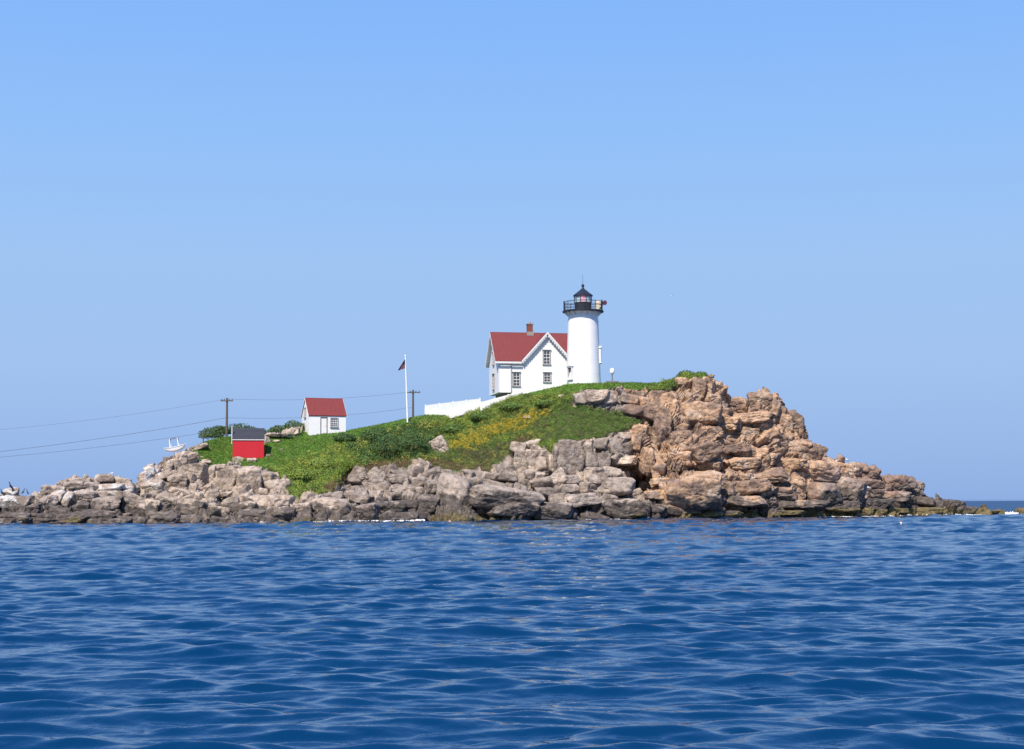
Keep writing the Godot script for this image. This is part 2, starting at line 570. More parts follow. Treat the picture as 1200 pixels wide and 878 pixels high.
# ------------------------------------------------------------------ rocks
var ico_v := []
var ico_t := []
func build_ico() -> void:
	var g := (1.0 + sqrt(5.0)) / 2.0
	var v := []
	for q in [[-1, g, 0], [1, g, 0], [-1, -g, 0], [1, -g, 0], [0, -1, g], [0, 1, g], [0, -1, -g], [0, 1, -g], [g, 0, -1], [g, 0, 1], [-g, 0, -1], [-g, 0, 1]]:
		v.append(Vector3(q[0], q[1], q[2]).normalized())
	var t := [0, 11, 5, 0, 5, 1, 0, 1, 7, 0, 7, 10, 0, 10, 11, 1, 5, 9, 5, 11, 4, 11, 10, 2, 10, 7, 6, 7, 1, 8, 3, 9, 4, 3, 4, 2, 3, 2, 6, 3, 6, 8, 3, 8, 9, 4, 9, 5, 2, 4, 11, 6, 2, 10, 8, 6, 7, 9, 8, 1]
	for level in 4:
		var mids := {}
		var nt := []
		for k in range(0, t.size(), 3):
			var m := []
			for e in 3:
				var a: int = t[k + e]
				var b: int = t[k + (e + 1) % 3]
				var key := mini(a, b) * 100000 + maxi(a, b)
				if not mids.has(key):
					mids[key] = v.size()
					v.append(((v[a] + v[b]) * 0.5).normalized())
				m.append(mids[key])
			nt.append_array([t[k], m[0], m[2], t[k + 1], m[1], m[0], t[k + 2], m[2], m[1], m[0], m[1], m[2]])
		t = nt
		if level >= 2:
			ico_v.append(PackedVector3Array(v))
			var p := PackedInt32Array(t)
			for k in range(0, p.size(), 3):       # clockwise from outside
				var s := p[k + 1]
				p[k + 1] = p[k + 2]
				p[k + 2] = s
			ico_t.append(p)

# an angular stone: random planes cut a ball; colours from rock_color at its place
func stone_mesh(size: Vector3, where: Vector3, turn: Basis, blocky: float, tone: float, fine: bool, rough := 0.1) -> ArrayMesh:
	var planes := []
	for s in [Vector3.RIGHT, Vector3.LEFT, Vector3.UP, Vector3.DOWN, Vector3.BACK, Vector3.FORWARD]:
		planes.append([(s + Vector3(rng.randfn(), rng.randfn(), rng.randfn()) * 0.16).normalized(), rng.randf_range(0.72, 0.95)])
	for k in 8:
		planes.append([Vector3(rng.randfn(), rng.randfn(), rng.randfn()).normalized(), lerpf(rng.randf_range(0.78, 1.0), rng.randf_range(1.0, 1.3), blocky)])
	var vs: PackedVector3Array = ico_v[1 if fine else 0]
	var ts: PackedInt32Array = ico_t[1 if fine else 0]
	var n := vs.size()
	var v := PackedVector3Array(); v.resize(n)
	var nr := PackedVector3Array(); nr.resize(n)
	var cl := PackedColorArray(); cl.resize(n)
	var off := Vector3(rng.randf(), rng.randf(), rng.randf()) * 900.0
	var pn := PackedVector3Array()
	var pd := PackedFloat32Array()
	for q in planes:
		pn.append(q[0]); pd.append(q[1])
	for i in n:
		var d := vs[i]
		var s := 0.0
		for k in pn.size():
			var e := pn[k].dot(d)
			if e > 0.1: s += pow(e / pd[k], 26.0)
		var r := pow(s + 0.002, -1.0 / 26.0)
		var q := d * r
		r *= 1.0 + nz.get_noise_3dv(q * 60.0 + off) * 0.11 + nz.get_noise_3dv(q * 190.0 + off) * 0.05
		v[i] = turn * (d * r * size * 0.5)
		if fine:
			var e := crack.get_noise_3dv(v[i] * 75.0 + off + Vector3(0, v[i].y * 60.0, 0)) + 1.0
			v[i] -= turn * d * ((0.1 if rough < 0.1 else 0.17) * (1.0 - smoothstep(0.0, 0.09, e)) + rough * nz.get_noise_3dv(v[i] * 70.0 + off))
	for k in range(0, ts.size(), 3):
		var f := (v[ts[k + 2]] - v[ts[k]]).cross(v[ts[k + 1]] - v[ts[k]])
		nr[ts[k]] += f; nr[ts[k + 1]] += f; nr[ts[k + 2]] += f
	for i in n:
		nr[i] = nr[i].normalized()
		cl[i] = rock_color(where + v[i], tone)
	var arr := []
	arr.resize(Mesh.ARRAY_MAX)
	arr[Mesh.ARRAY_VERTEX] = v
	arr[Mesh.ARRAY_NORMAL] = nr
	arr[Mesh.ARRAY_COLOR] = cl
	arr[Mesh.ARRAY_INDEX] = ts
	var me := ArrayMesh.new()
	me.add_surface_from_arrays(Mesh.PRIMITIVE_TRIANGLES, arr)
	return me

# px, py, width, height (picture units of a tenth of a metre or so), tilt
const STONES := [13, 577, 16, 11, 0, 17, 592, 30, 20, 5, 36, 598, 22, 14, 0, 45, 586, 14, 16, 20, 55, 589, 18, 17, 10, 69, 583, 15, 13, -10, 55, 573, 13, 8, 0, 68, 575, 15, 9, 10, 81, 586, 12, 19, 20, 99, 583, 28, 16, -5, 90, 569, 27, 9, -5, 107, 570, 20, 9, 0, 130, 571, 30, 8, -4, 123, 561, 19, 9, 0, 144, 564, 15, 9, 15, 88, 564, 16, 7, 0, 128, 580, 32, 9, -3, 124, 591, 36, 15, -8, 157, 592, 36, 22, 18, 172, 600, 22, 12, 25, 114, 604, 38, 11, 0, 84, 606, 36, 10, 0, 138, 611, 30, 7, 0, 97, 595, 17, 12, 0, 50, 607, 32, 10, 0, 18, 607, 38, 10, 0, 69, 600, 24, 9, 0,
	174, 554, 13, 17, -10, 190, 558, 19, 8, -20, 182, 570, 25, 13, 0, 205, 544, 10, 12, 0, 214, 542, 10, 10, 0, 198, 547, 8, 13, 20, 221, 536, 21, 7, -22, 232, 525, 21, 6, -17, 195, 540, 8, 9, 0, 183, 552, 8, 13, 20, 208, 565, 22, 18, 0, 226, 555, 27, 20, -10, 242, 562, 22, 28, 12, 266, 565, 24, 27, 8, 290, 565, 28, 36, 10, 312, 562, 21, 17, 5, 323, 572, 26, 19, -15, 334, 573, 7, 15, 0, 212, 577, 24, 9, 16, 227, 573, 8, 13, 0, 231, 582, 11, 9, 0, 243, 573, 16, 9, -20, 248, 580, 17, 10, -30, 263, 580, 19, 6, -10, 247, 587, 15, 6, -15, 270, 588, 21, 9, -25, 267, 551, 28, 8, -5, 256, 548, 22, 7, 0, 195, 590, 26, 20, 15, 178, 594, 18, 16, 0, 225, 597, 36, 22, 5, 245, 599, 24, 18, 0, 308, 590, 31, 19, 5, 332, 588, 26, 15, 5, 287, 596, 27, 16, 0, 270, 610, 12, 10, 0, 295, 604, 32, 13, 0, 333, 603, 27, 15, 0, 157, 610, 31, 9, 0, 190, 608, 36, 12, 8, 222, 609, 24, 9, 0,
	388, 597, 40, 23, 0, 421, 558, 20, 22, 10, 439, 557, 13, 8, 0, 439, 568, 24, 15, 0, 466, 562, 25, 13, 0, 468, 555, 22, 6, 5, 448, 573, 14, 12, -20, 466, 572, 20, 6, -4, 464, 581, 15, 8, -3, 454, 577, 8, 11, 0, 492, 564, 17, 10, -5, 481, 575, 13, 12, 0, 492, 577, 11, 13, 0, 507, 573, 18, 20, 10, 507, 556, 22, 12, -25, 521, 557, 18, 12, 0, 534, 579, 38, 46, 3, 501, 592, 25, 20, 0, 479, 592, 24, 12, 5, 457, 595, 30, 16, 0, 428, 601, 36, 20, -8, 472, 606, 30, 11, 0, 556, 555, 22, 7, 5, 388, 583, 28, 9, -12, 424, 585, 27, 11, 8, 351, 599, 24, 18, 0, 362, 588, 18, 8, 0, 410, 580, 12, 10, 0,
	552, 576, 22, 36, 0, 595, 585, 74, 24, 6, 567, 595, 28, 20, 0, 602, 598, 52, 15, 0, 577, 568, 42, 10, 14, 593, 551, 18, 12, 0, 610, 541, 18, 26, 5, 622, 541, 12, 26, 4, 635, 544, 15, 15, 0, 645, 543, 6, 19, 0, 624, 520, 17, 7, -10, 655, 539, 15, 34, 0, 668, 535, 27, 38, 0, 621, 557, 11, 11, 0, 631, 558, 13, 8, 0, 639, 554, 8, 6, 0, 595, 560, 22, 8, 10, 582, 559, 13, 10, 10, 692, 541, 15, 19, 0, 707, 540, 15, 17, 0, 705, 520, 17, 14, 0, 721, 526, 15, 14, 0, 733, 526, 13, 15, 5, 745, 519, 13, 16, 0, 756, 521, 8, 16, 10, 690, 525, 10, 14, 0, 729, 540, 30, 12, 0, 699, 552, 20, 8, 0, 716, 554, 22, 11, 5, 720, 570, 42, 20, 4, 635, 566, 27, 11, -12, 654, 562, 22, 18, -30, 637, 577, 21, 12, 0, 668, 573, 19, 10, 0, 685, 571, 14, 13, 15, 668, 562, 21, 10, 0, 696, 562, 19, 9, 15, 681, 586, 42, 13, -6, 654, 584, 21, 12, 0, 714, 587, 17, 15, 20, 703, 596, 17, 12, -30, 731, 595, 46, 20, 0, 643, 599, 48, 18, 0, 755, 597, 13, 20, 0, 694, 606, 30, 6, 5, 668, 605, 17, 8, 0, 775, 598, 16, 14, 0,
	770, 465, 19, 15, 0, 784, 472, 23, 22, 0, 800, 477, 24, 9, -35, 769, 485, 36, 22, 27, 741, 481, 24, 12, 10, 698, 465, 28, 15, 0, 681, 467, 17, 13, 0, 714, 467, 17, 17, 5, 737, 467, 20, 12, 10, 751, 470, 19, 10, 10, 819, 457, 16, 25, 15, 830, 456, 15, 25, 10, 836, 470, 18, 18, 0, 798, 447, 15, 9, 0, 807, 465, 9, 10, 0, 826, 488, 42, 26, 0, 794, 492, 17, 12, 20, 796, 515, 30, 22, 0, 773, 511, 20, 30, 5, 823, 530, 36, 24, -10, 796, 537, 32, 16, 0, 816, 567, 52, 22, -6, 812, 579, 62, 32, 0, 805, 598, 26, 8, 0, 757, 541, 14, 30, 0, 773, 565, 22, 8, 0, 769, 580, 24, 10, 0, 789, 598, 17, 12, 15, 768, 598, 21, 10, 0, 828, 603, 32, 6, 0,
	891, 470, 30, 18, -5, 907, 477, 16, 18, 30, 914, 484, 14, 16, 30, 930, 489, 18, 14, 25, 937, 504, 11, 26, 0, 877, 490, 46, 14, -8, 855, 497, 25, 14, 0, 833, 507, 26, 14, 0, 875, 506, 32, 10, 0, 902, 506, 31, 14, 0, 919, 497, 21, 20, 0, 857, 527, 38, 10, -5, 830, 546, 32, 12, 0, 880, 531, 36, 12, 0, 900, 538, 26, 12, 0, 941, 531, 36, 24, 15, 935, 521, 28, 10, 0, 959, 530, 21, 16, 30, 873, 543, 42, 13, -5, 852, 547, 30, 10, 0, 900, 558, 46, 14, -4, 927, 545, 36, 14, 0, 968, 542, 23, 12, 20, 955, 554, 52, 22, 5, 989, 552, 36, 20, 10, 880, 572, 42, 18, -10, 914, 577, 38, 16, 0, 932, 579, 20, 24, -10, 964, 577, 46, 26, 0, 993, 577, 36, 30, 0, 868, 588, 50, 14, 0, 937, 592, 62, 12, 0, 982, 594, 52, 12, 0, 845, 603, 42, 7, 0, 914, 602, 52, 6, 0,
	1015, 554, 25, 14, 20, 1011, 572, 46, 24, 5, 1050, 568, 36, 18, 0, 1073, 573, 18, 20, 35, 1046, 584, 42, 14, 0, 1021, 592, 42, 14, 0, 1079, 588, 30, 10, 10, 1112, 589, 27, 7, 5, 1058, 599, 15, 6, 0, 1028, 599, 17, 6, 0, 1085, 598, 42, 7, 0, 1124, 598, 38, 7, 0, 1150, 600.5, 42, 5, 0, 1005, 547, 21, 10, 15]

func put_stone(px: float, py: float, w: float, h: float, tilt: float, proud := 0.16) -> void:
	var d := depth_of(px, py)
	var s := d / F
	var thick := s * lerpf(maxf(w, h), minf(w, h), 0.45) * rng.randf_range(0.8, 1.1)
	if px > 765: proud -= 0.19
	var where := at(px, py, d - thick * proud)
	var turn := Basis(Vector3.BACK, deg_to_rad(-tilt)) * Basis(Vector3.UP, rng.randf_range(-0.5, 0.5)) * Basis(Vector3.RIGHT, rng.randf_range(-0.15, 0.3))
	var me := stone_mesh(Vector3(w * s * 1.2, h * s * 1.16, thick), where, turn, 0.7 if px < 770 else 0.6, rng.randf_range(-0.5, 0.5), w * h > 300, 0.03 if px < 770 else 0.15)
	var o := obj("rock", me, rock_mat, island)
	o.position = where

func build_rocks() -> void:
	var taken := []
	for k in range(0, STONES.size(), 5):
		put_stone(STONES[k], STONES[k + 1], STONES[k + 2], STONES[k + 3], STONES[k + 4])
		taken.append([STONES[k], STONES[k + 1], STONES[k + 2], STONES[k + 3]])
	var count := STONES.size() / 5
	var tries := 0
	while count < 272 and tries < 20000:
		tries += 1
		var px := rng.randf_range(2, 1120)
		var ys := polyline(SKYLINE, px)
		var yw := polyline(WATER, px)
		var py := rng.randf_range(ys + 4, yw - 1)
		if is_green(px, py) or is_green(px, py + 5.0) or is_green(px, py - 5.0): continue
		var w := rng.randf_range(9, 20)
		var h := w * rng.randf_range(0.45, 0.9)
		var clash := false
		for q in taken:
			if absf(px - q[0]) < (w + q[2]) * 0.36 and absf(py - q[1]) < (h + q[3]) * 0.36:
				clash = true
				break
		if clash: continue
		taken.append([px, py, w, h])
		put_stone(px, py, w, h, rng.randf_range(-20, 20), 0.1)
		count += 1

func lone_boulder(px: float, py: float, w: float, h: float, label: String, tone := 0.1, proud := 0.1) -> void:
	var d := depth_of(px, py)
	var s := d / F
	var where := at(px, py, d - proud)
	var me := stone_mesh(Vector3(w * s, h * s, w * s * 0.8), where, Basis(Vector3.BACK, rng.randf_range(0.25, 0.5)) * Basis(Vector3.UP, rng.randf_range(-1, 1)) if h > w * 0.8 else Basis(Vector3.UP, rng.randf_range(-0.5, 0.5)), 0.5, tone, w * h > 150)
	var o := obj(numbered("boulder"), me, rock_mat, self)
	o.position = where
	tag(o, label, "boulder")

# ------------------------------------------------------------------ green things
func leaf_ball(count: int, radius: Vector3, leaf: float, sd: int, hollow := 0.55) -> ArrayMesh:
	var r := RandomNumberGenerator.new()
	r.seed = sd
	var v := PackedVector3Array()
	var n := PackedVector3Array()
	for k in count:
		var d := Vector3(r.randfn(), absf(r.randfn()) * 0.9 - 0.15, r.randfn()).normalized()
		var lump := 1.0 + 0.3 * nz.get_noise_3dv(d * 110.0 + Vector3(sd * 31, 0, 0))
		var c := d * radius * lump * lerpf(hollow, 1.0, sqrt(r.randf()))
		var ax := (d + Vector3(r.randfn(), r.randfn(), r.randfn()) * 0.7).normalized()
		var s := ax.cross(Vector3(r.randfn(), r.randfn(), r.randfn())).normalized()
		var t := ax.cross(s)
		var l := leaf * r.randf_range(0.6, 1.3)
		s *= l
		t *= l * 0.6
		v.append_array(PackedVector3Array([c - s, c + t, c + s, c - s, c + s, c - t]))
		for e in 6: n.append(ax)
	var arr := []
	arr.resize(Mesh.ARRAY_MAX)
	arr[Mesh.ARRAY_VERTEX] = v
	arr[Mesh.ARRAY_NORMAL] = n
	var me := ArrayMesh.new()
	me.add_surface_from_arrays(Mesh.PRIMITIVE_TRIANGLES, arr)
	return me

func tuft(count: int, tall: float, sd: int) -> ArrayMesh:
	var r := RandomNumberGenerator.new()
	r.seed = sd
	var st := st_new()
	for k in count:
		var w := r.randf() * TAU
		var o := Vector3(cos(w), 0, sin(w)) * r.randf() * 0.16
		var tip := o * 2.2 + Vector3(r.randfn() * 0.04, tall * r.randf_range(0.6, 1.1), r.randfn() * 0.04)
		var s := Vector3(-sin(w), 0, cos(w)) * 0.022
		tri(st, o - s, o + s, tip)
	return done(st)

func leaf_mat(c: Color) -> StandardMaterial3D:
	var m := mat(c, 0.75)
	m.vertex_color_use_as_albedo = true
	m.backlight_enabled = true
	m.backlight = lin(0.08, 0.12, 0.02)
	return m

func scatter(called: String, label: String, me: Mesh, m: Material, spots: Array, tints: Array) -> void:
	var mm := MultiMesh.new()
	mm.transform_format = MultiMesh.TRANSFORM_3D
	mm.use_colors = true
	mm.mesh = me
	mm.instance_count = spots.size()
	for k in spots.size():
		mm.set_instance_transform(k, spots[k])
		mm.set_instance_color(k, tints[k])
	var o := MultiMeshInstance3D.new()
	o.name = called
	o.multimesh = mm
	o.material_override = m
	add_child(o)
	tag(o, label, "", "", "stuff")

func in_oval(px: float, py: float, x: float, y: float, rx: float, ry: float) -> float:
	return 1.0 - sqrt(pow((px - x) / rx, 2) + pow((py - y) / ry, 2))

func build_green() -> void:
	var white := leaf_mat(Color.WHITE)
	var shrubs := []; var shrub_c := []
	var gold := []; var gold_c := []
	var blades := []; var blade_c := []
	for r in range(0, ROWS + 6):
		for c in COLS:
			var i := r * COLS + c
			if isl_g[i] == 0: continue
			var px := isl_px[i] + rng.randf_range(-1, 1)
			var py := isl_py[i] + rng.randf_range(-0.6, 0.6)
			var pos := isl_v[i] + Vector3(rng.randf_range(-0.08, 0.08), 0, rng.randf_range(-0.08, 0.08))
			if lawn(px, py):
				if rng.randf() < (1.0 if r < ROWS else 0.2):
					blades.append(Transform3D(Basis(Vector3.UP, rng.randf() * TAU).scaled(Vector3.ONE * rng.randf_range(0.45, 1.0)), pos))
					var k := nz.get_noise_2d(px * 10.0, py * 20.0)
					var g := Color(0.14, 0.29, 0.035).lerp(Color(0.2, 0.32, 0.055), clampf(0.5 + k * 1.5, 0, 1)) * rng.randf_range(0.8, 1.15)
					if rng.randf() < 0.06: g = Color(0.246, 0.221, 0.087)
					blade_c.append(g)
				continue
			if r >= ROWS: continue
			if rng.randf() > 0.42 or in_oval(px, py, 515, 522, 12, 13) > 0.0: continue
			var n1 := nz.get_noise_2d(px * 9.0, py * 14.0)
			var n2 := nz.get_noise_2d(px * 30.0 + 99.0, py * 45.0)
			var g := Color(0.123, 0.186, 0.032)
			var size := rng.randf_range(0.6, 1.35) * (1.0 + 0.9 * n1)
			if n1 > 0.12: g = Color(0.174, 0.241, 0.036)
			elif n1 < -0.12: g = Color(0.072, 0.131, 0.026)
			if in_oval(px, py, 375, 545, 62, 30) + n1 * 1.2 + n2 * 0.5 > 0.15: g = Color(0.217, 0.290, 0.038) if n2 > -0.05 else Color(0.109, 0.186, 0.029)
			if in_oval(px, py, 465, 522, 52, 26) + n1 * 0.8 > 0.1:
				g = Color(0.055, 0.113, 0.023) if n2 < 0.2 else Color(0.102, 0.172, 0.035)
				size *= 1.25
			if in_oval(px, py, 400, 511, 60, 11) + n1 > 0.2: g = Color(0.072, 0.145, 0.029)
			if in_oval(px, py, 690, 498, 85, 20) + n1 * 0.6 > 0.0:
				g = Color(0.123, 0.207, 0.035) if n2 > -0.12 else Color(0.123, 0.131, 0.049)
				size *= 0.72
			if py > polyline(GREEN_LOW, px) - 9.0 + n2 * 8.0 and px > 380 and px < 625:
				g = Color(0.167, 0.121, 0.055) if n1 + n2 > -0.05 else Color(0.138, 0.076, 0.049)
				size *= 0.6
			if in_oval(px, py, 580, 535, 62, 14) + n1 * 0.8 > 0.2:
				g = Color(0.090, 0.121, 0.038) if n2 > -0.1 else Color(0.123, 0.097, 0.049)
				size *= 0.75
			var band := absf(py - polyline([520, 527, 545, 520, 580, 506, 615, 494, 645, 486], px)) / polyline([525, 3, 545, 9, 580, 10, 620, 8, 645, 2], px)
			if px > 525 and px < 645 and band < 0.75 + n1 * 1.2 + n2 * 0.7:
				if rng.randf() < 0.85:
					gold.append(Transform3D(Basis(Vector3.UP, rng.randf() * TAU).scaled(Vector3.ONE * rng.randf_range(0.6, 1.1)), pos + Vector3(0, rng.randf_range(0.25, 0.5), 0)))
					gold_c.append(Color(0.609, 0.428, 0.029) * rng.randf_range(0.75, 1.15) if rng.randf() < 0.75 else Color(0.377, 0.359, 0.043))
				g = Color(0.189, 0.221, 0.035)
			elif px > 340 and px < 650 and n2 > 0.18 and rng.randf() < 0.5: g = Color(0.30, 0.29, 0.05)
			g = g * rng.randf_range(0.88, 1.38)
			g.a = 1.0
			shrubs.append(Transform3D(Basis(Vector3.UP, rng.randf() * TAU).scaled(Vector3(1, rng.randf_range(0.7, 1.25), 1) * size), pos + Vector3(0, 0.02, 0)))
			shrub_c.append(g)
	print("shrub clumps ", shrubs.size(), " gold ", gold.size(), " blades ", blades.size())
	scatter("shrub_cover", "low tangled green shrubs covering the slope below the white house", leaf_ball(110, Vector3(0.34, 0.42, 0.34), 0.042, 3, 0.4), white, shrubs, shrub_c)
	scatter("goldenrod_cover", "band of yellow goldenrod blooming across the shrubby slope", leaf_ball(26, Vector3(0.2, 0.22, 0.2), 0.05, 5, 0.2), white, gold, gold_c)
	scatter("lawn_grass", "short bright green grass on top of the island", tuft(16, 0.17, 8), white, blades, blade_c)
	# bushes that stand out
	for q in [[247, 514, 186.5, 1.5, 1.9, "dark evergreen bush at foot of the utility pole left of red shed"], [258, 509, 188.5, 1.3, 1.6, "dark bush leaning on the pole behind the red shed"], [279, 508, 189.5, 2.2, 1.7, "broad dark bush showing over the grey roof of the red shed"], [296, 508, 190.5, 1.7, 1.25, "low dark bush behind the right roof corner of red shed"], [328, 506, 193, 1.6, 1.3, "small low bush behind the pale rock outcrop"], [345, 506, 192.5, 1.5, 1.9, "rounded dark bush touching the back corner of white shed"],
		[452, 536, 0, 1.8, 3.0, "large dark green bush beside the grey boulder, left half"], [482, 531, 0, 2.0, 2.8, "dense dark green bush next to the grey boulder on the slope"], [440, 520, 0, 1.8, 2.2, "rounded green bush on the slope below the flagpole"], [404, 516, 0, 1.5, 1.2, "green bush on the lawn edge below the white shed"], [530, 507, 0, 1.6, 1.5, "leafy bush under the corner of the white picket fence"], [565, 491, 0, 1.5, 1.3, "leafy bush against the lower end of house fence"], [600, 479, 0, 1.7, 1.2, "green bush in front of the house fence below the gabled wall"], [352, 562, 0, 1.5, 1.5, "bright green bush hanging over the shore rocks"], [375, 548, 0, 1.6, 1.4, "yellow green bush on the lower slope above dark shore rock"], [640, 474, 0, 1.4, 0.9, "bush at the lawn edge below the lighthouse door"]]:
		var d: float = q[2] if q[2] > 0 else depth_of(q[0], q[1])
		var t := thing("bush", q[5], "bush", at(q[0], q[1], d - 0.4) - Vector3(0, 0.45 if q[2] > 0 else (0.0 if q[0] > 430 and q[0] < 490 else 0.3), 0))
		var rx: float = q[3]
		var h: float = q[4]
		var tint := Color(0.06, 0.105, 0.03) if q[0] < 380 and q[2] > 0 else Color(0.06, 0.115, 0.03)
		if q[0] == 352 or q[0] == 375: tint = Color(0.19, 0.26, 0.04)
		if q[0] > 520: tint = Color(0.11, 0.18, 0.035)
		var fm := mat(tint.linear_to_srgb(), 0.75)
		fm.backlight_enabled = true
		fm.backlight = lin(0.04, 0.07, 0.01)
		var fo := obj("foliage", leaf_ball(1700, Vector3(rx, h * 0.62, rx * 0.8), 0.1, int(q[0]), 0.5), fm, t)
		fo.position.y = h * 0.35
		var st := st_new()
		for k in 5:
			var w := k * 1.26
			bar(st, Vector3(cos(w) * 0.1, -0.4, sin(w) * 0.1), Vector3(cos(w) * rx * 0.5, h * 0.6, sin(w) * rx * 0.4), 0.035, 0.012, 5)
		obj("stem", done(st), mats.wood, t)
	# green cap of the crag
	for q in [[804, 441, 197, 1.3, 0.8, "turf and low shrub capping the orange crag summit"], [820, 441, 197, 1.2, 0.6, "thin green scrub on the summit right of the crag cap"], [786, 449, 197, 1.2, 0.5, "low scrub climbing from the lawn to the crag"]]:
		var t := thing("scrub", q[5], "shrub", at(q[0], q[1], q[2]))
		var fm := mat(lin(0.07, 0.115, 0.024), 0.8)
		obj("foliage", leaf_ball(1300, Vector3(q[3], q[4], 1.1), 0.085, int(q[0]), 0.4), fm, t)

# ------------------------------------------------------------------ buildings
var mats := {}
func make_mats() -> void:
	var soft := grain(61, 256, 0.01, 0.06, 0.95, 1.02)
	var spot := grain(63, 256, 0.03, 0.16, 0.5, 1.35)
	mats.white = mat(lin(0.85, 0.85, 0.84), 0.6, soft, 0.4)
	mats.trim = mat(lin(0.74, 0.74, 0.74), 0.6, soft, 0.5)
	mats.casing = mat(lin(0.30, 0.27, 0.27), 0.6, soft, 0.7)
	mats.roof = mat(lin(0.2, 0.038, 0.038), 0.85, spot, 0.5)
	mats.shed_roof = mat(lin(0.215, 0.036, 0.036), 0.85, spot, 0.5)
	mats.slate = mat(lin(0.05, 0.055, 0.073), 0.85, spot, 0.8)
	mats.red = mat(lin(0.52, 0.008, 0.02), 0.65, soft, 0.5)
	mats.black = mat(lin(0.018, 0.02, 0.03), 0.45)
	mats.wood = mat(lin(0.12, 0.1, 0.085), 0.9, spot, 1.0)
	mats.brick = mat(lin(0.30, 0.095, 0.065), 0.9, spot, 2.0)
	mats.mortar = mat(lin(0.35, 0.3, 0.27), 0.9, spot, 2.0)
	mats.stone = mat(lin(0.20, 0.19, 0.18), 0.9, spot, 1.0)
	mats.wire = mat(lin(0.06, 0.07, 0.09), 0.6)
	mats.glass = mat(lin(0.06, 0.065, 0.08), 0.08)
	mats.gold = mat(lin(0.6, 0.6, 0.58), 0.5)
	var pane := mat(Color(0.9, 0.97, 0.98, 0.25), 0.03)
	pane.transparency = BaseMaterial3D.TRANSPARENCY_ALPHA
	mats.pane = pane

# a sash window lying in the plane z = 0 of its node, facing +z
func window(parent: Node3D, where: Vector3, turn: float, w: float, h: float, cols: int, rows: int, hood := true) -> Node3D:
	var o := Node3D.new()
	o.name = "window"
	parent.add_child(o, true)
	o.position = where
	o.rotation_degrees.y = turn
	var st := st_new()
	var b := 0.11
	span(st, -w / 2 - b, -w / 2, -h / 2, h / 2, 0, 0.09)
	span(st, w / 2, w / 2 + b, -h / 2, h / 2, 0, 0.09)
	span(st, -w / 2 - b, w / 2 + b, h / 2, h / 2 + b, 0, 0.09)
	obj("frame", done(st), mats.casing, o)
	obj("sill", boxmesh(-w / 2 - 0.16, w / 2 + 0.16, -h / 2 - 0.09, -h / 2, 0, 0.16), mats.casing, o)
	if hood: obj("hood", boxmesh(-w / 2 - 0.17, w / 2 + 0.17, h / 2 + b, h / 2 + b + 0.08, 0, 0.17), mats.casing, o)
	st = st_new()
	var m := 0.05
	for i in cols + 1:
		var x := -w / 2 + w * i / cols
		span(st, clampf(x - m / 2, -w / 2, w / 2 - m), clampf(x + m / 2, -w / 2 + m, w / 2), -h / 2, h / 2, 0, 0.05)
	for j in rows + 1:
		var y := -h / 2 + h * j / rows
		var mm := 0.08 if j * 2 == rows else m
		span(st, -w / 2, w / 2, clampf(y - mm / 2, -h / 2, h / 2 - mm), clampf(y + mm / 2, -h / 2 + mm, h / 2), 0, 0.054)
	obj("sash", done(st), mats.trim, o)
	for i in cols:
		for j in rows:
			obj("pane", boxmesh(-w / 2 + w * i / cols + 0.012, -w / 2 + w * (i + 1) / cols - 0.012, -h / 2 + h * j / rows + 0.012, -h / 2 + h * (j + 1) / rows - 0.012, 0.004, 0.02), mats.glass, o)
	return o

# slab of roof from eave line a-b up to ridge line d-c
func slab(a: Vector3, b: Vector3, c: Vector3, d: Vector3, thick: float) -> ArrayMesh:
	var st := st_new()
	var dn := (b - a).cross(d - a).normalized()
	if dn.y > 0: dn = -dn
	loft(st, [a + dn * thick, b + dn * thick, c + dn * thick, d + dn * thick], [a, b, c, d])
	return done(st)

func wall_prism(pts: Array, z0: float, z1: float) -> ArrayMesh:
	var st := st_new()
	var lo := []
	var hi := []
	for p in pts:
		lo.append(Vector3(p[0], p[1], z0))
		hi.append(Vector3(p[0], p[1], z1))
	loft(st, lo, hi)
	return done(st)

